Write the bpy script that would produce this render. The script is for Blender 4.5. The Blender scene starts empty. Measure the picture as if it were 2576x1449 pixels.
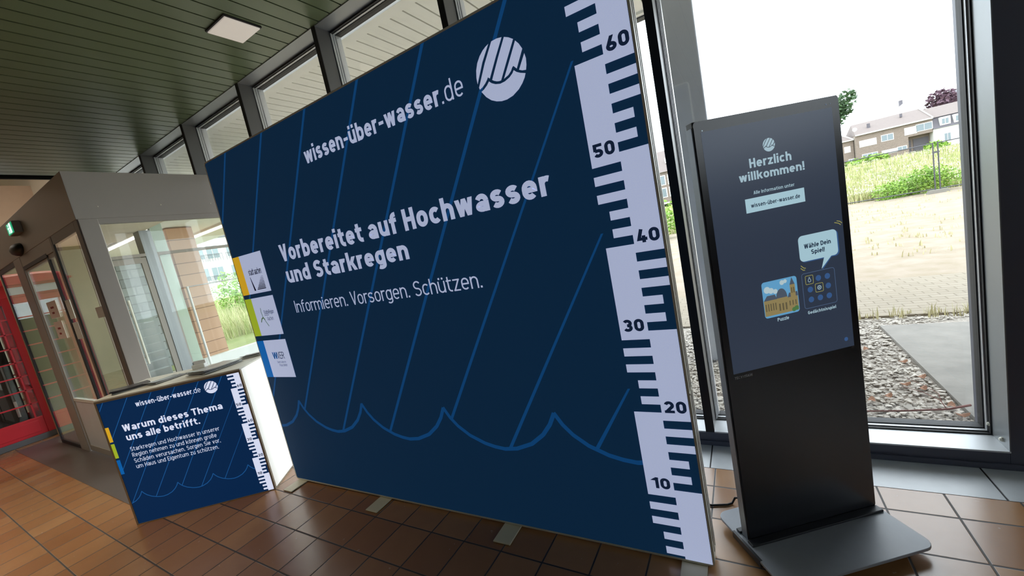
import bpy, math, random
from mathutils import Matrix, Vector
random.seed(7)
SC = bpy.context.scene
COL = SC.collection
PI = math.pi

# ------------------------------------------------------------------ camera
cam_d = bpy.data.cameras.new('camera')
cam_d.sensor_width = 36.0
cam_d.lens = 1003.01013 / 2576 * 36.0
cam_d.clip_start = 0.02
cam_d.clip_end = 600
cam = bpy.data.objects.new('camera', cam_d)
COL.objects.link(cam)
RX, RY, RZ = (0.85244452, 0.48306316, -0.1999708), (-0.10785675, -0.21177268, -0.97134919), (-0.51157136, 0.8495895, -0.12842284)
M = Matrix.Identity(4)
for i in range(3):
    M[i][0] = RX[i]; M[i][1] = -RY[i]; M[i][2] = -RZ[i]
M[0][3], M[1][3], M[2][3] = 0, 0, 1.55
cam.matrix_world = M
SC.camera = cam

# ------------------------------------------------------------------ sky, lamps, exposure
SC.view_settings.view_transform = 'Standard'
SC.view_settings.look = 'None'
SC.view_settings.exposure = 0.0
SC.view_settings.gamma = 1.0
SC.view_settings.use_curve_mapping = False
W = bpy.data.worlds.new('overcast_sky')
SC.world = W
W.use_nodes = True
bg = W.node_tree.nodes['Background']
bg.inputs[0].default_value = (0.92, 1.0, 1.08, 1)
bg.inputs[1].default_value = 4.8


def area(name, loc, rot, sx, sy, power, col):
    d = bpy.data.lights.new(name, 'AREA')
    d.shape = 'RECTANGLE'; d.size = sx; d.size_y = sy; d.energy = power; d.color = col
    o = bpy.data.objects.new(name, d)
    o.location = loc; o.rotation_euler = rot
    COL.objects.link(o)
    return o


# unseen fill lights, added to warm and brighten the hall floor
for lx in (-6.6, -4.0):
    hl = area('hall_floor_fill', (lx, -0.15, 3.60), (0, 0, 0), 1.6, 0.4, 14, (1.0, 0.86, 0.64))
    hl.data.spread = math.radians(80)
area('upper_hall_fill', (-12.2, -0.6, 5.0), (0, 0, 0), 2.4, 2.4, 50, (1.0, 0.92, 0.80))  # added fill for the higher hall beyond the lowered ceiling
area('lobby_light', (-6.6, 1.95, 2.76), (0, 0, 0), 1.4, 0.25, 10, (1.0, 0.97, 0.88))

# ------------------------------------------------------------------ materials


def lin(r, g, b):
    def f(c):
        c /= 255.0
        return c / 12.92 if c <= 0.04045 else ((c + 0.055) / 1.055) ** 2.4
    return (f(r), f(g), f(b), 1)


class NT:
    """small node helper"""
    def __init__(s, name):
        s.m = bpy.data.materials.new(name); s.m.use_nodes = True
        s.t = s.m.node_tree; s.t.nodes.clear()
        s.out = s.t.nodes.new('ShaderNodeOutputMaterial')

    def n(s, typ, ins=None, **kw):
        nd = s.t.nodes.new(typ)
        for k, v in kw.items():
            setattr(nd, k, v)
        for k, v in (ins or {}).items():
            if hasattr(v, 'is_linked'):
                s.t.links.new(v, nd.inputs[k])
            else:
                nd.inputs[k].default_value = v
        return nd

    def math(s, op, a, b=0.0, c=0.0):
        return s.n('ShaderNodeMath', {0: a, 1: b, 2: c}, operation=op).outputs[0]

    def mix(s, fac, a, b):
        nd = s.n('ShaderNodeMix', {0: fac}, data_type='RGBA')
        for sock, v in ((nd.inputs[6], a), (nd.inputs[7], b)):
            if hasattr(v, 'is_linked'):
                s.t.links.new(v, sock)
            else:
                sock.default_value = v
        return nd.outputs[2]

    def coord(s, out='Object', scale=None):
        c = s.n('ShaderNodeTexCoord').outputs[out]
        if scale:
            c = s.n('ShaderNodeMapping', {0: c, 3: scale}).outputs[0]
        return c

    def noise(s, scale, detail=3.0, vec=None, rough=0.55):
        ins = {'Scale': scale, 'Detail': detail, 'Roughness': rough}
        ins['Vector'] = vec if vec is not None else s.coord()
        return s.n('ShaderNodeTexNoise', ins).outputs['Fac']

    def ramp(s, fac, stops):
        nd = s.n('ShaderNodeValToRGB', {0: fac})
        el = nd.color_ramp.elements
        while len(el) < len(stops):
            el.new(0.5)
        for e, (p, c) in zip(el, stops):
            e.position = p; e.color = c
        return nd.outputs[0]

    def bump(s, h, strength=0.2, dist=0.01):
        return s.n('ShaderNodeBump', {'Height': h, 'Strength': strength, 'Distance': dist}).outputs[0]

    def surf(s, col, rough=0.5, metal=0.0, normal=None, emit=None, estr=0.0, spec=0.5, coat=0.0):
        ins = {'Base Color': col, 'Roughness': rough, 'Metallic': metal, 'Specular IOR Level': spec, 'Coat Weight': coat}
        if emit is not None:
            ins['Emission Color'] = emit; ins['Emission Strength'] = estr
        if normal is not None:
            ins['Normal'] = normal
        b = s.n('ShaderNodeBsdfPrincipled', ins)
        s.t.links.new(b.outputs[0], s.out.inputs[0])
        return s.m


def plain(name, rgb, rough=0.5, metal=0.0, var=0.06, nscale=8.0, bump=0.0, spec=0.5, coat=0.0, emit=None, estr=0.0):
    t = NT(name)
    c = lin(*rgb)
    nz = t.noise(nscale, 4.0)
    lo = tuple(max(0, x * (1 - var)) for x in c[:3]) + (1,)
    hi = tuple(min(1, x * (1 + var)) for x in c[:3]) + (1,)
    col = t.mix(nz, lo, hi)
    nrm = t.bump(t.noise(nscale * 12, 2.0), bump) if bump else None
    return t.surf(col, rough, metal, nrm, lin(*emit) if emit else None, estr, spec, coat)


def lightbox(name, rgb, k=0.8):
    """translucent printed textile with lamps behind it: part of the colour is its own glow, the rest printed ink"""
    t = NT(name)
    c = lin(*rgb)
    nz = t.noise(260.0, 1.0)
    col = t.mix(nz, tuple(x * 0.92 for x in c[:3]) + (1,), tuple(min(1, x * 1.08) for x in c[:3]) + (1,))
    return t.surf(col, 0.75, 0.0, None, c, k, 0.15)


def glass(name, tint=(0.93, 0.96, 0.95), f0=0.045, rough=0.0):
    t = NT(name)
    face = t.n('ShaderNodeLayerWeight', {0: 0.5}).outputs['Facing']
    f = t.math('MULTIPLY_ADD', t.math('POWER', face, 5.0), 1.0 - f0, f0)
    tr = t.n('ShaderNodeBsdfTransparent', {0: tint + (1,)})
    gl = t.n('ShaderNodeBsdfGlossy', {'Color': (1, 1, 1, 1), 'Roughness': rough})
    mx = t.n('ShaderNodeMixShader', {0: f, 1: tr.outputs[0], 2: gl.outputs[0]})
    t.t.links.new(mx.outputs[0], t.out.inputs[0])
    return t.m


def mat_floor():
    t = NT('terracotta_tiles')
    sep = t.n('ShaderNodeSeparateXYZ', {0: t.coord()})
    px, py, x0, y0 = 0.2352, 0.2465, 0.416, 2.1515
    u = t.math('DIVIDE', t.math('SUBTRACT', sep.outputs[0], x0), px)
    v = t.math('DIVIDE', t.math('SUBTRACT', sep.outputs[1], y0), py)
    fu, fv = t.math('FRACT', u), t.math('FRACT', v)
    du = t.math('MINIMUM', fu, t.math('SUBTRACT', 1.0, fu))
    dv = t.math('MINIMUM', fv, t.math('SUBTRACT', 1.0, fv))
    d = t.math('MINIMUM', du, dv)
    joint = t.n('ShaderNodeMapRange', {0: d, 1: 0.012, 2: 0.022, 3: 1.0, 4: 0.0}).outputs[0]
    cell = t.n('ShaderNodeCombineXYZ', {0: t.math('FLOOR', u), 1: t.math('FLOOR', v)}).outputs[0]
    wn = t.n('ShaderNodeTexWhiteNoise', {0: cell}, noise_dimensions='3D').outputs[0]
    base = t.ramp(wn, [(0.0, lin(150, 104, 64)), (0.5, lin(166, 120, 77)), (1.0, lin(180, 136, 92))])
    mott = t.noise(9.0, 5.0)
    base = t.mix(t.math('MULTIPLY', mott, 0.45), base, lin(134, 92, 58))
    col = t.mix(joint, base, lin(44, 34, 30))
    rough = t.math('ADD', t.math('MULTIPLY', t.noise(30.0, 2.0), 0.10), t.math('MULTIPLY_ADD', joint, 0.4, 0.20))
    h = t.math('SUBTRACT', t.math('MULTIPLY', t.noise(6.0, 2.0), 0.12), joint)
    return t.surf(col, rough, 0.0, t.bump(h, 0.25, 0.004), spec=1.0)


def mat_paving():
    t = NT('block_paving')
    br = t.n('ShaderNodeTexBrick', {'Vector': t.coord(), 'Color1': lin(142, 133, 118), 'Color2': lin(132, 123, 108), 'Mortar': lin(98, 88, 74), 'Scale': 1.0,
                                    'Mortar Size': 0.006, 'Brick Width': 0.20, 'Row Height': 0.10})
    col = t.mix(t.math('MULTIPLY', t.noise(0.8, 5.0), 0.5), br.outputs[0], lin(140, 126, 104))
    return t.surf(col, 0.9, 0, t.bump(br.outputs[1], 0.2))


def mat_two(name, a, b, scale, detail=6.0, rough=0.9, bump=0.3, sharp=0.12):
    t = NT(name)
    n = t.noise(scale, detail)
    col = t.ramp(n, [(0.5 - sharp, lin(*a)), (0.5 + sharp, lin(*b))])
    return t.surf(col, rough, 0, t.bump(n, bump, 0.02))


def mat_brick(name, c1, c2, mortar, bw, rh, ms, rough=0.85, axes='xz'):
    t = NT(name)
    sep = t.n('ShaderNodeSeparateXYZ', {0: t.coord()})
    v = t.n('ShaderNodeCombineXYZ', {0: sep.outputs['xyz'.index(axes[0])], 1: sep.outputs['xyz'.index(axes[1])]}).outputs[0]
    br = t.n('ShaderNodeTexBrick', {'Vector': v, 'Color1': lin(*c1), 'Color2': lin(*c2), 'Mortar': lin(*mortar), 'Scale': 1.0, 'Mortar Size': ms,
                                    'Brick Width': bw, 'Row Height': rh, 'Bias': 0.0})
    return t.surf(br.outputs[0], rough)


MT = {}
MT['floor'] = mat_floor()
MT['slab'] = plain('grey_stone_slab', (190, 194, 198), 0.30, var=0.10, nscale=14, bump=0.05, spec=1.0)
MT['dark_slab'] = plain('dark_stone_slab', (92, 84, 82), 0.35, var=0.12, nscale=10)
MT['plank'] = plain('olive_lacquered_metal', (108, 122, 90), 0.33, 0.0, 0.05, 3.0, spec=0.55)
MT['gap'] = plain('dark_backing', (18, 18, 16), 0.9)
MT['frame_dark'] = plain('anthracite_frame', (92, 94, 108), 0.42, 0.2, 0.06, 5)
MT['frame_side'] = plain('grey_metal_reveal', (150, 154, 156), 0.38, 0.4, 0.05, 6)
MT['post_side'] = plain('dark_grey_post_side', (98, 97, 96), 0.42, 0.1, 0.05, 6)
MT['sill'] = plain('pale_metal_sill', (214, 217, 220), 0.4, 0.25, 0.03, 6)
MT['gasket'] = plain('black_gasket', (30, 28, 30), 0.6)
MT['gasket2'] = plain('grey_bead', (205, 206, 208), 0.4, 0.4)
MT['lobby'] = plain('taupe_grey_cladding', (158, 151, 143), 0.5, 0.0, 0.05, 3)
MT['lobby_dark'] = plain('brown_grey_profile', (104, 94, 86), 0.5)
MT['cream'] = plain('cream_plaster', (214, 204, 180), 0.8, 0, 0.04, 3, 0.03)
MT['yellow_wall'] = mat_two('stained_yellowish_plaster', (206, 200, 158), (176, 176, 136), 1.8, 6, 0.8, 0.1, 0.2)
MT['tan'] = plain('tan_plaster', (184, 154, 124), 0.8)
MT['brown_wall'] = plain('warm_dark_wall', (120, 96, 76), 0.8)
MT['glass'] = glass('window_glass', (0.975, 0.985, 0.98))
MT['glass_lobby'] = glass('lobby_glass', (0.94, 0.97, 0.95), 0.022)
MT['soffit'] = plain('cream_soffit_board', (240, 238, 228), 0.6)
MT['soffit_gap'] = plain('soffit_groove', (52, 48, 42), 0.9)
MT['fascia'] = plain('dark_eaves', (52, 54, 62), 0.5)
MT['column'] = plain('galvanised_column', (216, 222, 230), 0.4, 0.1, 0.10, 4)
MT['alu'] = plain('silver_aluminium', (222, 220, 206), 0.38, 0.1, 0.04, 12)
MT['alu_edge'] = plain('satin_aluminium_edge', (150, 146, 142), 0.4, 0.6)
MT['foot'] = plain('ivory_lacquered_steel', (216, 208, 180), 0.42)
MT['navy'] = lightbox('navy_print', (15, 44, 72), 0.6)
MT['rain'] = lightbox('mid_blue_print', (18, 72, 126), 0.62)
MT['white_print'] = lightbox('white_print', (186, 197, 230), 0.66)
MT['digit'] = lightbox('navy_digit_print', (24, 40, 66), 0.5)
MT['yellow_tab'] = lightbox('yellow_print', (226, 178, 42), 0.6)
MT['green_tab'] = lightbox('lime_print', (168, 190, 48), 0.6)
MT['blue_tab'] = lightbox('blue_print', (14, 104, 186), 0.6)
MT['black_print'] = lightbox('black_print', (16, 18, 40), 0.4)
MT['wblue'] = lightbox('logo_blue_print', (20, 92, 160), 0.5)
MT['wgreen'] = lightbox('logo_green_print', (84, 116, 62), 0.5)
MT['c_navy'] = lightbox('counter_navy_print', (9, 42, 82), 0.66)
MT['c_rain'] = lightbox('counter_blue_print', (30, 92, 158), 0.6)
MT['c_white'] = lightbox('counter_white_print', (212, 220, 244), 0.85)
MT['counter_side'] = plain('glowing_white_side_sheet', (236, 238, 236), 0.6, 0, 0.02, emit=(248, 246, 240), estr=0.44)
MT['counter_top'] = plain('white_counter_top', (222, 218, 206), 0.4)
MT['wood_edge'] = plain('champagne_edge_profile', (158, 146, 126), 0.4, 0.5)
MT['kiosk'] = plain('black_powder_coat', (40, 42, 48), 0.42, 0.0, 0.05, 20, spec=0.5)
MT['kiosk_side'] = plain('graphite_side_rail', (140, 146, 156), 0.38, 0.5)
MT['kiosk_glass'] = plain('black_front_glass', (27, 30, 37), 0.26, 0.0, 0.05, 5, spec=0.55)
MT['kiosk_base'] = plain('grey_powder_coated_plate', (150, 154, 162), 0.34, 0.0, 0.05, 30)


def screen(name, rgb, k=1.0):
    t = NT(name)
    c = lin(*rgb)
    return t.surf((c[0] * 0.1, c[1] * 0.1, c[2] * 0.1, 1), 0.30, 0, None, c, k, 0.5)


MT['scr'] = screen('screen_background', (43, 52, 68))
MT['scr_light'] = screen('screen_pale_blue', (152, 178, 190))
MT['scr_box'] = screen('screen_pale_box', (158, 190, 202))
MT['scr_dark'] = screen('screen_dark_text', (22, 36, 58))
MT['scr_blue'] = screen('screen_blue_disc', (52, 84, 130))
MT['scr_line'] = screen('screen_thin_line', (72, 92, 122))
MT['scr_sky'] = screen('screen_picture_sky', (92, 152, 192))
MT['scr_cloud'] = screen('screen_picture_cloud', (170, 190, 196))
MT['scr_roof'] = screen('screen_picture_roof', (72, 82, 96))
MT['scr_stone'] = screen('screen_picture_stone', (136, 122, 82))
MT['scr_stone2'] = screen('screen_picture_shadow_stone', (92, 84, 62))
MT['scr_green'] = screen('screen_picture_tree', (72, 112, 66))
MT['scr_yellow'] = screen('screen_yellow_mark', (150, 146, 78))
MT['brand'] = plain('grey_maker_mark', (176, 176, 182), 0.5)
MT['black_rubber'] = plain('black_rubber', (20, 20, 22), 0.6)
MT['red'] = plain('red_gloss_paint', (216, 44, 58), 0.3, 0, 0.06, 4, spec=0.5)
MT['pb_grey'] = plain('grey_plinth_paint', (96, 98, 102), 0.5)
MT['pb_dark'] = plain('dark_booth_interior', (26, 20, 22), 0.7)
MT['paper'] = plain('white_paper', (232, 232, 230), 0.8)
MT['paper_pink'] = plain('pinkish_notice_paper', (228, 206, 198), 0.8)
MT['ink'] = plain('red_brown_ink', (150, 60, 56), 0.8)
MT['leaflet_dark'] = plain('dark_leaflet_cover', (72, 70, 74), 0.25, 0, 0.5, 22)
MT['leaflet_grey'] = plain('grey_leaflet_cover', (150, 150, 150), 0.25, 0, 0.35, 25)
MT['acrylic'] = glass('clear_acrylic', (0.92, 0.95, 0.94), 0.07)
MT['holder'] = plain('white_plastic', (226, 228, 224), 0.4)
MT['lamp_plate'] = plain('opal_lamp_cover', (226, 218, 208), 0.5, emit=(255, 244, 232), estr=0.30)
MT['tube'] = plain('fluorescent_tube', (255, 255, 255), 0.5, emit=(255, 252, 246), estr=2.2)
MT['sign_body'] = plain('grey_sign_housing', (112, 104, 92), 0.5)
MT['sign_green'] = plain('green_exit_panel', (20, 120, 80), 0.5, emit=(30, 170, 120), estr=0.8)
MT['sign_white'] = plain('lit_exit_symbol', (240, 255, 250), 0.5, emit=(220, 255, 244), estr=1.6)
MT['sensor'] = plain('dark_sensor_dome', (26, 21, 20), 0.5)
MT['gravel_bed'] = mat_two('gravel_bed', (140, 132, 122), (176, 168, 158), 40, 4, 0.95, 0.6)
MT['stone_chip'] = mat_two('slate_chip', (158, 150, 140), (204, 196, 184), 7, 3, 0.8, 0.1, 0.3)
MT['concrete'] = mat_two('rough_concrete', (122, 118, 112), (148, 143, 135), 5, 8, 0.9, 0.25, 0.3)
MT['paving'] = mat_paving()
MT['dirt'] = mat_two('sandy_dirt_with_dry_moss', (146, 133, 118), (132, 119, 98), 3.0, 8, 0.95, 0.4, 0.16)
MT['field'] = mat_two('meadow_soil', (132, 130, 84), (108, 116, 62), 1.2, 8, 0.95, 0.3, 0.2)
MT['blade'] = mat_two('meadow_blades', (148, 160, 96), (180, 182, 126), 0.5, 3, 0.8, 0.0, 0.2)
MT['blade_dry'] = plain('dry_grass_blades', (196, 188, 146), 0.8)
MT['flower'] = plain('whitish_flower_heads', (226, 226, 206), 0.8)
MT['leaf'] = mat_two('bright_leaves', (104, 146, 54), (146, 176, 70), 2.0, 3, 0.7, 0.0, 0.2)
MT['leaf_dark'] = plain('deep_green_leaves', (66, 92, 58), 0.7, var=0.3)
MT['leaf_purple'] = plain('copper_purple_leaves', (92, 66, 78), 0.7, var=0.3)
MT['bark'] = plain('grey_bark', (92, 80, 66), 0.9)
MT['twig'] = plain('reddish_twig', (112, 66, 58), 0.8)
MT['dead_leaf'] = plain('brown_dead_leaf', (146, 104, 78), 0.8, var=0.3)
MT['galv'] = plain('galvanised_tube', (80, 80, 84), 0.5, 0.4)
MT['block'] = plain('concrete_fence_block', (128, 124, 116), 0.9, bump=0.2)
MT['brick'] = mat_brick('brown_brick', (128, 108, 98), (106, 88, 80), (150, 142, 132), 0.25, 0.085, 0.012)
MT['roof'] = plain('grey_brown_roof_tiles', (120, 109, 104), 0.8, var=0.12, nscale=3)
MT['slate'] = plain('dark_slate_roof', (92, 88, 94), 0.7, var=0.12, nscale=3)
MT['white_wall'] = plain('white_render', (232, 230, 226), 0.85)
MT['shutter'] = plain('white_roller_shutter', (232, 232, 228), 0.6)
MT['pane'] = plain('dark_window_pane', (112, 124, 130), 0.15, spec=0.6)
MT['teal'] = plain('green_arched_door', (86, 140, 124), 0.6)
MT['terracotta'] = mat_brick('terracotta_panels', (214, 166, 138), (206, 158, 130), (132, 92, 74), 30.0, 0.22, 0.006, 0.55, 'yz')
MT['pale_board'] = plain('pale_green_board', (206, 214, 204), 0.6)
MT['outer_wall'] = mat_brick('grey_block_wall', (150, 152, 152), (132, 134, 136), (108, 108, 108), 0.5, 0.22, 0.012, 0.85, 'yz')
MT['stair'] = plain('grey_concrete_stair', (140, 144, 146), 0.85)

# ------------------------------------------------------------------ mesh helpers


class MB:
    def __init__(s):
        s.v = []; s.f = []; s.mi = []; s.m = 0

    def add(s, vs, fs):
        b = len(s.v)
        s.v.extend([tuple(p) for p in vs])
        for f in fs:
            s.f.append(tuple(b + i for i in f)); s.mi.append(s.m)
        return s

    def box(s, x0, y0, z0, x1, y1, z1):
        x0, x1 = min(x0, x1), max(x0, x1); y0, y1 = min(y0, y1), max(y0, y1); z0, z1 = min(z0, z1), max(z0, z1)
        return s.add([(x0, y0, z0), (x1, y0, z0), (x1, y1, z0), (x0, y1, z0), (x0, y0, z1), (x1, y0, z1), (x1, y1, z1), (x0, y1, z1)],
                     [(0, 3, 2, 1), (4, 5, 6, 7), (0, 1, 5, 4), (1, 2, 6, 5), (2, 3, 7, 6), (3, 0, 4, 7)])

    def prism(s, poly, z0, z1, axis='z'):
        """extrude a counter-clockwise polygon; axis y puts polygon in x-z"""
        n = len(poly)
        if axis == 'z':
            vs = [(p[0], p[1], z0) for p in poly] + [(p[0], p[1], z1) for p in poly]
        elif axis == 'y':
            vs = [(p[0], z0, p[1]) for p in poly] + [(p[0], z1, p[1]) for p in poly]
        else:
            vs = [(z0, p[0], p[1]) for p in poly] + [(z1, p[0], p[1]) for p in poly]
        fs = [tuple(range(n - 1, -1, -1)), tuple(range(n, 2 * n))]
        for i in range(n):
            j = (i + 1) % n
            fs.append((i, j, n + j, n + i))
        if axis == 'y':
            fs = [tuple(reversed(f)) for f in fs]
        return s.add(vs, fs)

    def tube(s, pts, r, n=8, r1=None):
        pts = [Vector(p) for p in pts]
        rings = []
        for i, p in enumerate(pts):
            d = (pts[min(i + 1, len(pts) - 1)] - pts[max(i - 1, 0)]).normalized()
            u = d.cross(Vector((0, 0, 1)))
            if u.length < 0.05:
                u = d.cross(Vector((1, 0, 0)))
            u.normalize(); w = d.cross(u)
            rr = r if r1 is None else r + (r1 - r) * i / (len(pts) - 1)
            rings.append([p + u * math.cos(2 * PI * k / n) * rr + w * math.sin(2 * PI * k / n) * rr for k in range(n)])
        vs = [q for ring in rings for q in ring]
        fs = []
        for i in range(len(rings) - 1):
            for k in range(n):
                a, b = i * n + k, i * n + (k + 1) % n
                fs.append((a, a + n, b + n, b))
        fs.append(tuple(range(n))); fs.append(tuple(reversed(range((len(rings) - 1) * n, len(rings) * n))))
        return s.add(vs, fs)

    def lathe(s, prof, c=(0, 0, 0), n=24, axis='z'):
        vs = []
        for r, h in prof:
            for k in range(n):
                a = 2 * PI * k / n
                if axis == 'z':
                    vs.append((c[0] + r * math.cos(a), c[1] + r * math.sin(a), c[2] + h))
                else:
                    vs.append((c[0] + r * math.cos(a), c[1] + h, c[2] + r * math.sin(a)))
        fs = []
        for i in range(len(prof) - 1):
            for k in range(n):
                a, b = i * n + k, i * n + (k + 1) % n
                fs.append((a, b, b + n, a + n))
        fs.append(tuple(reversed(range(n)))); fs.append(tuple(range((len(prof) - 1) * n, len(prof) * n)))
        return s.add(vs, fs)

    def flat(s, polys, y=0.0):
        """polygons given in (x, z), lying in the plane of this y"""
        for i, p in enumerate(polys):
            a = sum(p[i][0] * p[(i + 1) % len(p)][1] - p[(i + 1) % len(p)][0] * p[i][1] for i in range(len(p)))
            if a < 0:
                p = list(reversed(p))
            yy = y - 0.00002 * (i % 17)
            s.add([(q[0], yy, q[1]) for q in p], [tuple(range(len(p)))])
        return s

    def build(s, name, mats, parent=None, smooth=False, bevel=0.0, loc=None, rotz=0.0):
        me = bpy.data.meshes.new(name)
        me.from_pydata(s.v, [], s.f)
        if not isinstance(mats, (list, tuple)):
            mats = [mats]
        for m in mats:
            me.materials.append(MT[m] if isinstance(m, str) else m)
        for p, i in zip(me.polygons, s.mi):
            p.material_index = i
            p.use_smooth = smooth
        me.update()
        o = bpy.data.objects.new(name, me)
        COL.objects.link(o)
        if parent is not None:
            o.parent = parent
        if loc:
            o.location = loc
        o.rotation_euler.z = rotz
        if bevel:
            b = o.modifiers.new('bevel', 'BEVEL'); b.width = bevel; b.segments = 2; b.limit_method = 'ANGLE'
        return o


def box(name, mat, b, parent=None, bevel=0.0):
    return MB().box(*b).build(name, mat, parent, bevel=bevel)


def tag(o, label, cat, group=None, kind=None):
    o['label'] = label; o['category'] = cat
    if group:
        o['group'] = group
    if kind:
        o['kind'] = kind
    return o


def root(name, loc, rotz=0.0, label=None, cat=None, group=None):
    o = bpy.data.objects.new(name, None)
    o.empty_display_size = 0.1
    COL.objects.link(o)
    o.location = loc; o.rotation_euler.z = rotz
    if label:
        tag(o, label, cat, group)
    return o


def struct(o):
    o['kind'] = 'structure'
    return o


def copy_tree(o, parent=None):
    c = o.copy(); COL.objects.link(c)
    if parent is not None:
        c.parent = parent
    for ch in list(o.children):
        copy_tree(ch, c)
    return c


# ------------------------------------------------------------------ stroke lettering (a plain narrow technical sans)
XH = 0.735


def arc(cx, cy, rx, ry, a0, a1, n=9):
    return [(cx + rx * math.cos(math.radians(a0 + (a1 - a0) * i / n)), cy + ry * math.sin(math.radians(a0 + (a1 - a0) * i / n))) for i in range(n + 1)]


def stroke(pts, w, closed=False):
    P = [pts[0]]
    for p in pts[1:]:
        if math.hypot(p[0] - P[-1][0], p[1] - P[-1][1]) > 1e-6:
            P.append(p)
    if closed and math.hypot(P[0][0] - P[-1][0], P[0][1] - P[-1][1]) < 1e-6:
        P.pop()
    n = len(P); L = []; Rr = []
    for i in range(n):
        a = P[(i - 1) % n] if (closed or i > 0) else None
        b = P[(i + 1) % n] if (closed or i < n - 1) else None
        p = P[i]

        def nrm(q, r):
            dx, dy = r[0] - q[0], r[1] - q[1]; l = math.hypot(dx, dy)
            return (-dy / l, dx / l)
        if a is None:
            m = nrm(p, b); k = 1
        elif b is None:
            m = nrm(a, p); k = 1
        else:
            n1, n2 = nrm(a, p), nrm(p, b)
            mx, my = n1[0] + n2[0], n1[1] + n2[1]; l = math.hypot(mx, my) or 1e-6
            m = (mx / l, my / l); k = min(2.2, 1 / max(0.2, m[0] * n1[0] + m[1] * n1[1]))
        L.append((p[0] + m[0] * w / 2 * k, p[1] + m[1] * w / 2 * k)); Rr.append((p[0] - m[0] * w / 2 * k, p[1] - m[1] * w / 2 * k))
    return [[L[i], Rr[i], Rr[(i + 1) % n], L[(i + 1) % n]] for i in range(n if closed else n - 1)]


def rect(x0, y0, x1, y1):
    return [[(x0, y0), (x1, y0), (x1, y1), (x0, y1)]]


def diag(x0, y0, x1, y1, w):
    hw = w / 2 * math.hypot(x1 - x0, y1 - y0) / abs(y1 - y0)
    return [[(x0 - hw, y0), (x0 + hw, y0), (x1 + hw, y1), (x1 - hw, y1)]]


def oval(x0, x1, y0, y1):
    rx = (x1 - x0) / 2; ry = min(rx * 1.08, (y1 - y0) / 2); cx = (x0 + x1) / 2
    return arc(cx, y1 - ry, rx, ry, 0, 180, 12) + arc(cx, y0 + ry, rx, ry, 180, 360, 12)


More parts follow.
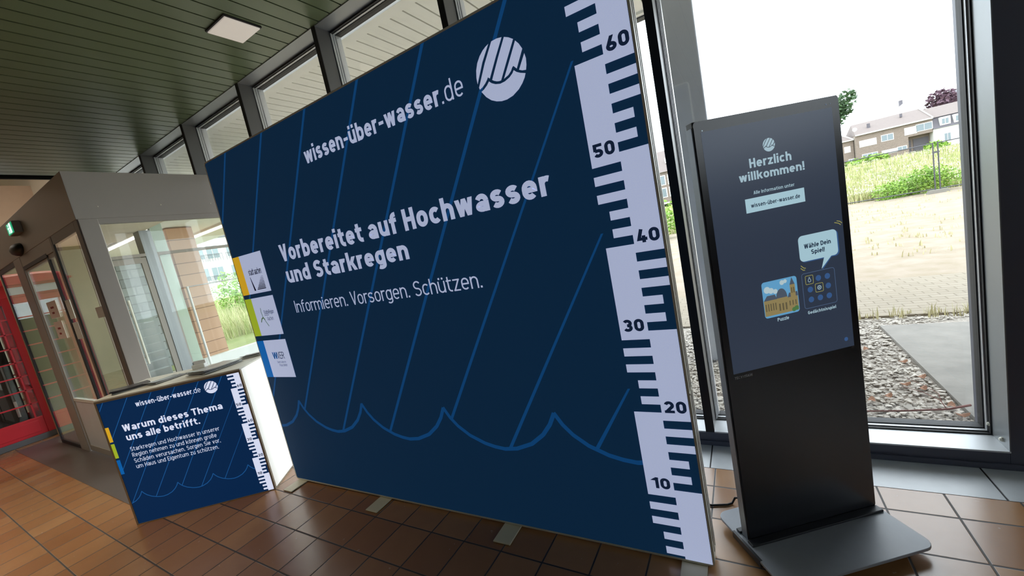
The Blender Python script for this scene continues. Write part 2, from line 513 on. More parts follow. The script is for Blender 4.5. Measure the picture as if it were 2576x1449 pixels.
def glyph(c, w):
    h = w / 2
    wl = 0.44 + 0.80 * w          # lower-case width
    wc = 0.50 + 0.75 * w          # capital width
    X = XH
    um = {'ä': 'a', 'ö': 'o', 'ü': 'u'}
    if c in um:
        p, a = glyph(um[c], w); d = max(w * 0.92, 0.12); c0 = (a) / 2
        return p + rect(c0 - 0.06 - d, X + 0.10, c0 - 0.06, X + 0.10 + d) + rect(c0 + 0.06, X + 0.10, c0 + 0.06 + d, X + 0.10 + d), a
    rx = (wl - w) / 2; cx = wl / 2; ry = rx * 1.02
    arch = [(h, X - h - ry - 0.02)] + arc(cx, X - h - ry, rx, ry, 180, 0) + [(wl - h, 0)]
    ring = stroke(oval(h, wl - h, h, X - h), w, True)
    if c == ' ':
        return [], 0.20
    if c == 'o':
        return ring, wl
    if c == 'n':
        return rect(0, 0, w, X) + stroke(arch, w), wl
    if c == 'h':
        return rect(0, 0, w, 1) + stroke(arch, w), wl
    if c == 'm':
        d = wl * 0.94 - w
        s2 = lambda o: [(p[0] * 0.94 + o + h * 0.06, p[1]) for p in arch]
        return rect(0, 0, w, X) + stroke(s2(0), w) + stroke(s2(d), w), wl * 0.94 + d
    if c == 'u':
        return rect(wl - w, 0, wl, X) + stroke([(wl - p[0], X - p[1]) for p in arch], w), wl
    if c == 'r':
        r = rx * 0.95
        return rect(0, 0, w, X) + stroke([(h, X - h - r - 0.02)] + arc(h + r, X - h - r, r, r, 180, 62), w), w + r * 1.05
    if c in 'bdpq':
        y0, y1 = (0, 1) if c in 'bd' else (-0.22, X)
        x = 0 if c in 'bp' else wl - w
        return ring + rect(x, y0, x + w, y1), wl
    if c == 'g':
        return ring + stroke([(wl - h, X), (wl - h, -0.02)] + arc(cx, -0.02, rx, 0.22 - h, 0, -140), w), wl
    if c == 'a':
        yb = 0.44
        return (rect(wl - w, 0, wl, X - h - ry) + stroke(arc(cx, X - h - ry, rx, ry, 155, 0), w)
                + stroke(oval(h, wl - h, h, yb - h), w, True)), wl
    if c == 'e':
        ym = X * 0.5
        p = [(h, ym), (wl - h, ym)] + arc(cx, X - h - ry, rx, ry, 0, 180) + arc(cx, h + ry, rx, ry, 180, 318)
        return stroke(p, w * 0.97), wl
    if c == 'c':
        return stroke(arc(cx, X - h - ry, rx, ry, 38, 180) + arc(cx, h + ry, rx, ry, 180, 322), w), wl * 0.93
    if c == 's':
        ry2 = (X - w) / 4; ws = wl * 0.94; r2 = (ws - w) / 2
        return stroke(arc(ws / 2, X - h - ry2, r2, ry2, 28, 270, 12) + arc(ws / 2, h + ry2, r2, ry2, 90, -152, 12), w), ws
    if c == 'i':
        d = max(w, 0.12); o = (d - w) / 2
        return rect(o, 0, o + w, X) + rect(0, X + 0.10, d, X + 0.10 + d * 0.9), d
    if c == 'l':
        return rect(0, 0, w, 1), w
    if c == 't':
        r = 0.16 + h * 0.4; xs = 0.08 + h
        return stroke([(xs, 0.94), (xs, h + r)] + arc(xs + r, h + r, r, r, 180, 270, 6) + [(xs + r + 0.06, h)], w) + rect(0, X - w * 0.9, xs + r + 0.06, X), xs + r + 0.06
    if c == 'f':
        r = 0.15 + h * 0.4; xs = 0.08 + h
        return stroke([(xs, 0), (xs, 1 - h - r)] + arc(xs + r, 1 - h - r, r, r, 180, 90, 6) + [(xs + r + 0.05, 1 - h)], w) + rect(0, X - w * 0.9, xs + r + 0.05, X), xs + r + 0.05
    if c == 'k':
        return rect(0, 0, w, 1) + diag(w + 0.02, 0.30, wl - h * 0.9, X, w) + diag(wl - h * 0.8, 0, w + 0.09, 0.45, w), wl
    if c == 'v':
        return diag(h * 1.05, X, wl / 2, 0, w) + diag(wl - h * 1.05, X, wl / 2, 0, w), wl
    if c == 'w':
        a = wl * 1.42
        return diag(h, X, a * .29, 0, w) + diag(a * .29, 0, a * .5, X, w * .95) + diag(a * .5, X, a * .71, 0, w * .95) + diag(a * .71, 0, a - h, X, w), a
    if c == 'z':
        z = wl * 0.9
        return rect(0, 0, z, w * .92) + rect(0, X - w * .92, z, X) + diag(w * .62, w * .5, z - w * .62, X - w * .5, w), z
    if c == 'ß':
        r2 = rx * 0.9
        return stroke([(h, 0), (h, 1 - h - r2)] + arc(h + r2, 1 - h - r2, r2, r2, 180, -60, 12) + arc(h + r2 * .9, h + 0.235, rx * 1.05, 0.235, 85, -95, 10), w), wl
    if c == '-':
        return rect(0.02, 0.32, 0.40, 0.32 + w * 0.85), 0.42
    if c in '.,':
        d = max(w, 0.12)
        return rect(0, 0, d, d) + (diag(d * .75, 0.01, d * .45, -0.12, d * .5) if c == ',' else []), d
    if c == '!':
        d = max(w, 0.12)
        return rect(0, 0, d, d) + rect(0, 0.28, d, 1), d
    # capitals and figures
    rx = (wc - w) / 2; cx = wc / 2; ry = rx * 1.05
    if c in 'O0':
        return stroke(oval(h, wc - h, h, 1 - h), w, True), wc
    if c in 'CG':
        p = arc(cx, 1 - h - ry, rx, ry, 35, 180) + arc(cx, h + ry, rx, ry, 180, 325 if c == 'C' else 360)
        return stroke(p + ([(wc - h, 0.5), (cx, 0.5)] if c == 'G' else []), w), wc
    if c == 'S':
        r2 = (1 - w) / 4
        return stroke(arc(cx, 1 - h - r2, rx, r2, 28, 270, 12) + arc(cx, h + r2, rx, r2, 90, -152, 12), w), wc
    if c == 'D':
        r = 0.25
        return stroke([(h, h), (h, 1 - h)] + arc(wc - h - r, 1 - h - r, r, r, 90, 0, 6) + arc(wc - h - r, h + r, r, r, 0, -90, 6), w, True), wc
    if c in 'PR':
        r = (0.56 - w) / 2
        p = rect(0, 0, w, 1) + stroke([(h, 1 - h)] + arc(wc - h - r, 1 - h - r, r, r, 90, -90, 8) + [(h, 1 - h - 2 * r)], w)
        return p + (diag(wc - h * 1.1, 0, wc * .45, 0.5, w) if c == 'R' else []), wc
    if c in 'EFL':
        e = wc * 0.86
        return rect(0, 0, w, 1) + (rect(0, 0, e, w * .95) if c in 'EL' else []) + (rect(0, 1 - w * .95, e, 1) + rect(0, .5 - w * .47, e * .92, .5 + w * .47) if c in 'EF' else []), e
    if c == 'T':
        return rect(0, 1 - w * .95, wc, 1) + rect(cx - h, 0, cx + h, 1), wc
    if c == 'H':
        return rect(0, 0, w, 1) + rect(wc - w, 0, wc, 1) + rect(0, .5 - h, wc, .5 + h), wc
    if c == 'I':
        return rect(0, 0, w, 1), w
    if c == 'N':
        return rect(0, 0, w, 1) + rect(wc - w, 0, wc, 1) + diag(h * 1.1, 1, wc - h * 1.1, 0, w), wc
    if c == 'A':
        return diag(h, 0, cx, 1, w) + diag(wc - h, 0, cx, 1, w) + rect(wc * .22, .2, wc * .78, .2 + w * .9), wc
    if c == 'V':
        return diag(h * 1.05, 1, cx, 0, w) + diag(wc - h * 1.05, 1, cx, 0, w), wc
    if c == 'W':
        a = wc * 1.45
        return diag(h, 1, a * .28, 0, w) + diag(a * .28, 0, a * .5, 1, w * .95) + diag(a * .5, 1, a * .72, 0, w * .95) + diag(a * .72, 0, a - h, 1, w), a
    if c == '1':
        return rect(wc * .42, 0, wc * .42 + w, 1) + diag(wc * .42 + h, 1 - h * .6, h, 0.70, w * .95), wc * .42 + w
    if c == '2':
        return stroke(arc(cx, 1 - h - ry, rx, ry, 165, -28, 10) + [(h * 1.2, h)], w) + rect(0, 0, wc, w * .95), wc
    if c == '3':
        r2 = (1 - w) / 4
        return stroke(arc(cx, 1 - h - r2, rx * .95, r2, 155, -80, 10) + [(cx * .9, .5)], w) + stroke([(cx * .9, .5)] + arc(cx, h + r2, rx, r2, 80, -155, 10), w), wc
    if c == '4':
        return stroke([(cx * 1.0, 1 - .0), (h * 1.1, .27), (wc, .27)], w) + rect(wc * .66 - h, 0, wc * .66 + h, .52), wc
    if c == '5':
        r2 = (0.62 - w) / 2
        return rect(w * .1, 1 - w * .95, wc * .94, 1) + rect(w * .1, .46, w * 1.1, 1) + stroke([(h * 1.2, .62 - h)] + arc(cx, .62 - h - r2, rx, r2, 110, -155, 12), w), wc
    if c == '6':
        r2 = (0.60 - w) / 2
        return stroke(oval(h, wc - h, h, .60 - h), w, True) + diag(h * 1.15, .36, wc * .62, 1, w), wc
    return rect(0, 0, wc, 1), wc


def text(s, x0, base, cap, w, x1=None, sp=0.105):
    """polygons of a line of lettering from x0 to x1 on a baseline; cap is the capital height"""
    polys = []; x = 0.0
    for c in s:
        p, a = glyph(c, w)
        polys += [[(q[0] + x, q[1]) for q in r] for r in p]
        x += a + sp
    x -= sp
    k = (x1 - x0) / x if x1 is not None else cap
    return [[(x0 + q[0] * k, base + q[1] * cap) for q in r] for r in polys]


def disc(cx, cz, r, n=28):
    return [[(cx + r * math.cos(2 * PI * i / n), cz + r * math.sin(2 * PI * i / n)) for i in range(n)]]


def rrect(x0, z0, x1, z1, r, n=5):
    return arc(x1 - r, z1 - r, r, r, 0, 90, n) + arc(x0 + r, z1 - r, r, r, 90, 180, n) + arc(x0 + r, z0 + r, r, r, 180, 270, n) + arc(x1 - r, z0 + r, r, r, 270, 360, n)


LOGO = [
    [(-0.272, 0.962), (-0.639, 0.487), (-1.000, -0.131), (-0.997, 0.078), (-0.945, 0.323), (-0.845, 0.535), (-0.700, 0.714), (-0.540, 0.842), (-0.410, 0.912)],
    [(-0.141, 0.990), (0.071, 0.998), (0.269, 0.963), (-0.092, 0.453), (-0.473, -0.119), (-0.542, -0.055), (-0.596, -0.124), (-0.691, -0.208), (-0.824, -0.29), (-0.95, -0.333), (-0.970, -0.26), (-0.558, 0.418)],
    [(0.355, 0.935), (0.517, 0.856), (0.669, 0.743), (0.324, 0.238), (-0.057, -0.33), (-0.139, -0.326), (-0.228, -0.3), (-0.324, -0.25), (-0.395, -0.196), (-0.009, 0.403)],
    [(0.73, 0.671), (0.838, 0.530), (0.929, 0.335), (0.602, -0.181), (0.496, -0.052), (0.442, -0.088), (0.375, -0.177), (0.251, -0.264), (0.063, -0.321), (0.4, 0.172)],
    [(0.97, 0.18), (0.995, 0.006), (0.97, -0.192), (0.923, -0.337), (0.786, -0.305), (0.677, -0.246)],
    [(-0.529, -0.197), (-0.441, -0.287), (-0.294, -0.374), (-0.114, -0.422), (0.077, -0.412), (0.277, -0.35), (0.412, -0.266), (0.48, -0.187), (0.569, -0.276), (0.707, -0.358), (0.884, -0.43), (0.825, -0.548), (0.703, -0.693), (0.538, -0.830), (0.278, -0.955), (0.032, -0.998), (-0.179, -0.985), (-0.382, -0.926), (-0.577, -0.822), (-0.756, -0.655), (-0.905, -0.425), (-0.785, -0.383), (-0.639, -0.296)],
]


def emblem(cx, cz, r):
    return [[(cx + x * r, cz + z * r) for x, z in p] for p in LOGO]


WAVE = [(0.0, 0.687), (0.035, 0.628), (0.079, 0.579), (0.148, 0.529), (0.238, 0.490), (0.300, 0.475), (0.360, 0.468), (0.434, 0.477), (0.528, 0.512), (0.602, 0.567), (0.650, 0.624), (0.684, 0.685)]


def waves(x_first, n, sx, z0, sz, w, xmin, xmax):
    out = []
    for k in range(n):
        pts = [(x_first + (k * 0.682 + x) * sx, z0 + (z - 0.468) * sz) for x, z in WAVE]
        for a, b in zip(pts, pts[1:]):
            if a[0] > xmin - 1e-6 and b[0] < xmax + 1e-6:
                out += stroke([a, b], w)
            elif b[0] > xmin and a[0] < xmin:
                t = (xmin - a[0]) / (b[0] - a[0]); out += stroke([(xmin, a[1] + (b[1] - a[1]) * t), b], w)
            elif a[0] < xmax < b[0]:
                t = (xmax - a[0]) / (b[0] - a[0]); out += stroke([a, (xmax, a[1] + (b[1] - a[1]) * t)], w)
        for p in pts[1:-1]:
            if xmin + w / 2 < p[0] < xmax - w / 2:
                out += disc(p[0], p[1], w / 2, 10)
    return out


def wave_z(x, x_first, sx, z0, sz):
    u = ((x - x_first) / sx) % 0.682
    for (a, za), (b, zb) in zip(WAVE, WAVE[1:]):
        if a <= u <= b:
            return z0 + (za + (zb - za) * (u - a) / (b - a) - 0.468) * sz
    return z0


def gauge(xl, xm, xr, u, z0, zmax, zmin=0.0, sl=0.34, sr=0.70):
    """level staff: white spines that change sides every ten units with long and short white teeth"""
    P = []
    cl = lambda a, b: (max(zmin, z0 + a * u), min(zmax, z0 + b * u))

    def r(x0, x1, a, b):
        lo, hi = cl(a, b)
        if hi > lo:
            P.extend(rect(x0, lo, x1, hi))
    k = 0
    while k < 80:
        r(xl, xm, k + 9, k + 20); r(xm, xr, k - 1, k + 10); k += 20
        # teeth of this pair of tens
    k = 0
    while k < 80:
        xs = xl + (xm - xl) * sl; xt = xm + (xr - xm) * sr
        for base, a, b, c in ((k, xl, xs, xm),):
            for i, full in ((1, 0), (3, 0), (5, 1), (7, 1)):
                r(a if full else b, c, base + i, base + i + 1)
        for i, full in ((11, 0), (13, 0), (15, 1), (17, 1)):
            r(xm, xr if full else xt, k + i, k + i + 1)
        k += 20
    return P


# ------------------------------------------------------------------ room shell
FY = 2.564          # inner face of the glazed front
GY = 2.780          # glass line
CZ = 3.64           # lowered ceiling

f = MB().box(-16.2, -8.0, -0.12, 6.2, 2.312, 0.0)
struct(f.build('floor', 'floor'))
s = MB()
xs = [-4.90, -3.83, -2.66, -1.488, -0.318, 0.852, 2.02, 3.2, 4.4, 6.2]
for a, b in zip(xs, xs[1:]):
    s.box(a + 0.004, 2.3165, -0.10, b - 0.004, 2.85, 0.0)
s.m = 1
s.box(-4.90, 2.312, -0.11, 6.2, 2.85, -0.004)
struct(s.build('trim_1', ['slab', 'gasket']))
struct(box('trim_2', 'dark_slab', (-8.98, 0.905, -0.01, -4.30, 2.75, 0.003)))

c = MB()
x = -8.20
PH = 0.1503
off = -3.488 % PH
x = off - PH * 60
while x < 6.2:
    if x > -8.24:
        c.box(x + 0.007, -8.0, CZ, x + PH - 0.007, FY, CZ + 0.02)
    x += PH
c.m = 1
c.box(-8.26, -8.0, CZ + 0.025, 6.2, FY, CZ + 0.25)
c.box(-8.26, -8.0, CZ - 0.03, -8.215, FY, CZ + 0.25)
struct(c.build('ceiling', ['plank', 'gap']))
struct(box('ceiling_upper', 'cream', (-16.2, -8.0, 5.30, -8.26, 2.75, 5.45)))

struct(box('wall_back', 'brown_wall', (-16.2, -8.2, 0, 6.2, -8.0, 5.45)))
struct(box('wall_left', 'cream', (-16.4, -8.2, 0, -16.2, 3.0, 5.45)))
struct(MB().box(6.2, -8.2, 0, 6.4, 2.9, 2.15).box(6.2, -8.2, 3.45, 6.4, 2.9, 3.9).box(6.2, -8.2, 2.15, 6.4, -2.6, 3.45).box(6.2, 1.75, 2.15, 6.4, 2.9, 3.45).build('wall_right', 'brown_wall'))
w = root('window_12', (6.3, -0.425, 2.15)); struct(w)  # unseen window, added to put a bright sheen on the kiosk front
m = MB()
for yy in (-2.175, -0.75, 0.70, 2.135):
    m.box(-0.05, yy, 0.0, 0.05, yy + 0.04, 1.30)
m.box(-0.05, -2.175, 0.0, 0.05, 2.175, 0.05).box(-0.05, -2.175, 1.25, 0.05, 2.175, 1.30)
m.build('glazing_frame', 'frame_dark', w)
MB().box(-0.004, -2.14, 0.05, 0.004, 2.14, 1.25).build('glass_pane', 'glass', w)
struct(box('wall_front', 'frame_dark', (0.957, FY, 0.0, 6.2, 2.90, 3.9)))
struct(MB().box(-16.2, 2.75, 0, -11.3, 2.95, 5.45).box(-11.3, 2.75, 3.1, -9.12, 2.95, 5.45).box(-9.12, FY + 0.06, 3.66, -8.26, 2.95, 5.45).build('wall_front_upper', 'cream'))
struct(box('wall_drop', 'tan', (-13.6, -1.2, 3.30, -13.0, 2.80, 4.66)))

# dark plinth and the posts of the glazed front
struct(MB().box(-4.925, FY, 0.0, 0.957, 2.86, 0.086).box(-4.925, FY - 0.012, 0.0, 6.2, FY, 0.030).build('baseboard_front', 'frame_dark', bevel=0.003))
posts = [-9.03, -7.00, -5.672, -4.332, -3.007, -1.672, -0.345]
for i, px in enumerate(posts):
    z0 = 0.086 if px > -4.9 else 2.86
    m = MB().box(px, FY, z0, px + 0.05, FY + 0.006, CZ)
    m.m = 1
    m.box(px, FY + 0.006, z0, px + 0.05, GY - 0.01, CZ)
    struct(m.build('trim_%d' % (i + 3), ['gasket', 'post_side', 'gasket2']))

bounds = posts + [0.957]
for i in range(len(bounds) - 1):
    a, b = bounds[i] + 0.05, bounds[i + 1]
    z0 = 0.09 if bounds[i] > -4.9 else 2.90
    w = root('window_%d' % (i + 1), ((a + b) / 2, GY, z0)); struct(w)
    cx = (a + b) / 2; hw = (b - a) / 2
    # the head reveal, sill and jamb sheets are bent metal
    MB().box(-hw, FY - GY, CZ - 0.006 - z0, hw, 0.0, CZ + 0.03 - z0).build('head_reveal', 'frame_side', w)
    MB().box(-hw, FY - GY - 0.006, -0.004, hw, 0.0, 0.004).build('sill', 'sill', w)
    if i == len(bounds) - 2:
        j = MB().box(hw - 0.004, FY - GY - 0.004, 0, hw, 0.0, CZ - z0)
        j.build('jamb', 'frame_side', w)
        for (dy, dz) in ((-0.055, 0.055), (-0.165, 0.035)):
            MB().lathe([(0.011, 0), (0.011, 0.006), (0.006, 0.013)], (0, 0, 0), 14).build('screw', 'alu', w).matrix_local = Matrix.Translation((hw - 0.004, dy, dz)) @ Matrix.Rotation(-PI / 2, 4, 'Y')
    fr = MB()
    zt = CZ - z0 - 0.012
    for k, (d, t) in enumerate(((0.0, 0.006), (0.006, 0.005), (0.011, 0.005))):
        y0, y1 = -0.070 + k * 0.022, 0.03
        lo, hi = d + 0.004, d + t + 0.004
        fr.m = 1 if k == 1 else 0
        fr.box(-hw + lo, y0, lo, hw - lo, y1, hi)
        fr.box(-hw + lo, y0, zt - hi, hw - lo, y1, zt - lo)
        fr.box(hw - hi, y0, hi, hw - lo, y1, zt - hi)
        fr.m = 1
        fr.box(-hw + lo, y0, hi, -hw + hi, y1, zt - hi)
    fr.build('glazing_frame', ['gasket', 'gasket2'], w)
    MB().box(-hw + 0.012, -0.012, 0.012, hw - 0.012, -0.004, zt - 0.012).build('glass_pane', 'glass', w)

# roof overhang outside
o = MB()
x = off - PH * 60
while x < 3.6:
    o.box(x + 0.008, GY + 0.16, 3.60, x + PH - 0.008, 4.96, 3.62)
    x += PH
o.box(-9.1, GY + 0.05, 3.598, 3.6, GY + 0.16, 3.62)
o.m = 1
o.box(-9.1, GY + 0.05, 3.622, 3.6, 5.0, 3.9)
o.m = 2
o.box(-9.1, 4.96, 3.56, 3.6, 5.06, 3.92)
o.m = 0
o.box(-9.1, 4.90, 3.575, 3.6, 4.96, 3.60)
struct(o.build('roof_overhang', ['soffit', 'soffit_gap', 'fascia']))

# ------------------------------------------------------------------ entrance lobby
LX, LY = -4.925, 1.234
m = MB().prism([(-9.10, LY), (LX, LY), (LX, FY - 0.002), (LX - 0.03, FY - 0.002), (LX - 0.03, LY + 0.03), (-9.10, LY + 0.03)], 2.440, 2.855).box(-9.10, LY + 0.03, 2.80, LX - 0.03, FY - 0.002, 2.855)
lob = m.build('wall_lobby', 'lobby', bevel=0.003); struct(lob)
for yy in (1.40, 1.86, 2.30):
    MB().lathe([(0.006, 0), (0.004, 0.004)], (0, 0, 0), 10).build('screw', 'alu', lob).matrix_local = Matrix.Translation((LX, yy, 2.545)) @ Matrix.Rotation(PI / 2, 4, 'Y')
struct(box('ceiling_lobby', 'cream', (-9.10, LY + 0.10, 2.775, LX - 0.06, 2.72, 2.798)))
struct(box('wall_lobby_left', 'yellow_wall', (-9.10, 1.33, 0.0, -9.0, 2.25, 2.775)))
# corner post and long side glazing (faces the exhibition)
m = MB().box(-5.04, LY + 0.004, 0.0, LX - 0.010, LY + 0.012, 2.440)
m.m = 1
m.box(LX - 0.06, LY + 0.012, 0.0, LX, 1.372, 2.440)
struct(m.build('trim_11', ['lobby_dark', 'lobby'], bevel=0.004))
w = root('window_8', (LX - 0.03, 1.97, 0.0)); struct(w)
MB().box(-0.03, -0.60, 2.392, 0.025, 0.585, 2.440).box(-0.03, -0.60, 0.0, 0.025, 0.585, 0.09).box(-0.03, 0.545, 0.09, 0.025, 0.585, 2.392).build('glazing_frame', 'lobby', w)
MB().box(-0.005, -0.60, 0.09, 0.005, 0.545, 2.392).build('glass_pane', 'glass_lobby', w)
MB().box(0.005, -0.598, 0.09, 0.012, -0.590, 2.44).build('edge_strip', 'alu', w)
# front: fixed pane, sliding leaf, post, side light
w = root('window_9', (-5.41, 1.25, 0.0)); struct(w)
MB().box(-0.37, -0.012, 2.36, 0.37, 0.03, 2.440).box(-0.37, -0.012, 0.0, 0.37, 0.03, 0.10).build('glazing_frame', 'lobby_dark', w)
MB().box(-0.37, -0.006, 0.10, 0.37, 0.002, 2.36).build('glass_pane', 'glass_lobby', w)
m = MB().box(-5.86, 1.236, 0.0, -5.80, 1.27, 2.440)
m.m = 1
m.box(-5.80, 1.238, 0.0, -5.78, 1.25, 2.36)
struct(m.build('trim_12', ['lobby_dark', 'gasket'], bevel=0.002))
d = root('door_1', (-6.50, 1.258, 0.0)); struct(d)
m = MB().box(-0.64, -0.012, 0.02, -0.60, 0.02, 2.30).box(0.62, -0.012, 0.02, 0.655, 0.02, 2.30).box(-0.60, -0.012, 2.26, 0.62, 0.02, 2.30).box(-0.60, -0.012, 0.02, 0.62, 0.02, 0.09)
m.m = 1
m.box(0.325, -0.014, 0.05, 0.375, 0.02, 2.30)
m.build('leaf_frame', ['lobby', 'gasket'], d)
MB().box(-0.60, -0.014, 0.665, 0.325, 0.018, 0.70).build('rail', 'holder', d)
MB().box(-0.60, -0.008, 0.09, 0.62, 0.010, 0.665).build('kick_panel', 'column', d)
MB().box(-0.60, -0.006, 0.70, 0.62, 0.002, 2.26).build('glass_pane', 'glass_lobby', d)
m = MB().box(-7.45, 1.238, 2.305, -5.84, 1.30, 2.440)
m.m = 1
m.box(-7.16, 1.236, 2.285, -6.12, 1.29, 2.325)
struct(m.build('trim_13', ['lobby', 'gasket'], bevel=0.002))
struct(box('trim_14', 'lobby', (-7.50, 1.235, 0.0, -7.16, 1.285, 2.440), bevel=0.006))
w = root('window_10', (-7.95, 1.25, 0.0)); struct(w)
MB().box(-0.47, -0.012, 0.0, -0.435, 0.012, 2.43).box(-0.435, -0.012, 0.0, 0.45, 0.02, 0.05).box(-0.435, -0.012, 2.38, 0.45, 0.015, 2.43).build('glazing_frame', 'gasket', w)
MB().box(-0.435, -0.006, 0.05, 0.45, 0.002, 2.38).build('glass_pane', 'glass_lobby', w)
# far side of the lobby: post on the front line, glazed side wall with transom, door leaf, parapet
m = MB()
m.box(-8.22, 2.635, 0.0, -8.0, 2.78, 2.775)
m.m = 1
m.box(-8.06, 1.96, 2.375, -8.0, 2.635, 2.42).box(-8.06, 2.78, 2.375, -8.0, 4.05, 2.42)
m.box(-8.06, 2.78, 0.56, -8.0, 2.80, 2.375).box(-8.05, 1.96, 0.0, -8.0, 2.10, 2.775)
struct(m.build('trim_15', ['frame_side', 'lobby']))
struct(box('wall_parapet', 'holder', (-8.10, 2.80, -0.05, -7.96, 4.05, 0.56)))
w = root('window_11', (-8.03, 3.42, 0.0)); struct(w)
MB().box(-0.004, -0.62, 0.56, 0.004, 0.62, 2.375).build('glass_pane', 'glass_lobby', w)
MB().box(-0.004, -0.62, 2.42, 0.004, 0.62, 2.94).build('fanlight_pane', 'glass_lobby', w)
d = root('door_2', (-8.03, 2.37, 0.0)); struct(d)
MB().box(-0.02, -0.27, 0.02, 0.02, -0.21, 2.36).box(-0.02, 0.19, 0.02, 0.02, 0.26, 2.36).box(-0.02, -0.21, 2.28, 0.02, 0.19, 2.36).box(-0.02, -0.21, 0.02, 0.02, 0.19, 0.12).build('leaf_frame', 'lobby', d)
MB().box(-0.004, -0.21, 0.12, 0.004, 0.19, 2.28).build('glass_pane', 'glass_lobby', d)
MB().tube([(0.08, -0.12, 0.75), (0.08, -0.12, 1.75)], 0.016, 10).tube([(0.08, -0.12, 0.85), (0.0, -0.12, 0.85)], 0.01).tube([(0.08, -0.12, 1.60), (0.0, -0.12, 1.60)], 0.01).build('pull_handle', 'alu', d)
r_ = root('guard_rail', (-7.90, 2.99, 0.0), 0, 'slim pale guard rail in front of the terracotta wall beyond the white counter', 'rail')
MB().tube([(0, 0, -0.05), (0, 0, 1.80)], 0.018, 10).build('upright', 'holder', r_)
MB().tube([(0, 0, 1.79), (0, 1.04, 1.79)], 0.010, 10).build('crossbar', 'gasket2', r_)
MB().tube([(0, 1.04, -0.05), (0, 1.04, 1.80)], 0.018, 10).build('upright', 'holder', r_)
struct(box('trim_16', 'pale_board', (-8.20, 2.82, -0.05, -8.12, 2.985, 2.94)))

# notices stuck to the sliding leaf
for nx, nz, nw, nh, mt, lab in ((-6.64, 1.67, 0.37, 0.19, 'paper_pink', 'upper pinkish printed notice on the sliding door glass'), (-6.65, 1.43, 0.33, 0.20, 'paper_pink', 'lower pinkish printed notice on the sliding door glass'),
                                (-6.06, 1.62, 0.20, 0.20, 'paper', 'upper white notice on the narrow strip of the sliding door'), (-6.04, 1.40, 0.22, 0.18, 'paper', 'lower white notice on the narrow strip of the sliding door')):
    n_ = root('notice', (nx, 1.2505, nz), 0, lab, 'notice', 'notices on the lobby door')
    MB().box(-nw / 2, -0.0008, 0, nw / 2, 0.0, nh).build('sheet', mt, n_)
    if mt == 'paper_pink':
        t_ = MB()
        for k in range(2):
            t_.box(-nw * .2, -0.0016, 0.05 + k * 0.06, nw * (.05 + .1 * k), -0.0008, 0.072 + k * 0.06)
        t_.build('print', 'ink', n_)
n_ = root('notice', (-5.14, 1.2425, 1.57), 0, 'pale notice on the narrow fixed pane beside the lobby corner post', 'notice')
MB().box(-0.10, -0.0008, 0, 0.09, 0.0, 0.10).build('sheet', 'paper', n_)

# exit sign and motion sensor on the lobby fascia
e = root('exit_sign', (-6.71, 1.234, 2.695), 0, 'small lit green exit sign on the lobby fascia', 'sign')
MB().box(-0.125, -0.065, -0.065, 0.125, 0.0, 0.065).build('housing', 'sign_body', e, bevel=0.01)
MB().box(-0.115, -0.071, -0.055, 0.115, -0.065, 0.055).build('panel', 'sign_green', e)
g = MB()
g.flat(rect(0.01, -0.05, 0.08, 0.05) + disc(-0.035, 0.036, 0.012, 12) + stroke([(-0.035, 0.02), (-0.04, -0.012), (-0.06, -0.045)], 0.013) + stroke([(-0.04, -0.012), (-0.015, -0.02), (-0.012, -0.05)], 0.012)
       + stroke([(-0.065, 0.0), (-0.035, 0.016), (-0.008, -0.002)], 0.010), -0.0725)
g.build('symbol', 'sign_white', e)
ms = root('motion_sensor', (-7.0, LY, 2.505), 0, 'dark domed motion sensor under the exit sign above the lobby door', 'sensor')
MB().lathe([(0.14, 0), (0.13, -0.04), (0.10, -0.075), (0.05, -0.095), (0.01, -0.10)], (0, 0, 0), 24, 'y').build('dome', 'sensor', ms, True).scale = (1.25, 0.75, 0.5)
MB().box(-0.12, -0.02, -0.04, 0.12, 0, 0.04).build('back_plate', 'sensor', ms, bevel=0.01)

# ceiling lamp plate
cl = root('ceiling_lamp', (-3.365, 2.11, CZ), 0, 'square white ceiling lamp plate set in the olive planks', 'lamp')
MB().box(-0.14, -0.135, -0.022, 0.14, 0.135, -0.012).build('cover', 'lamp_plate', cl, bevel=0.003)
MB().box(-0.15, -0.145, -0.012, 0.15, 0.145, 0.0).build('housing', 'gasket', cl)

# ------------------------------------------------------------------ red telephone box


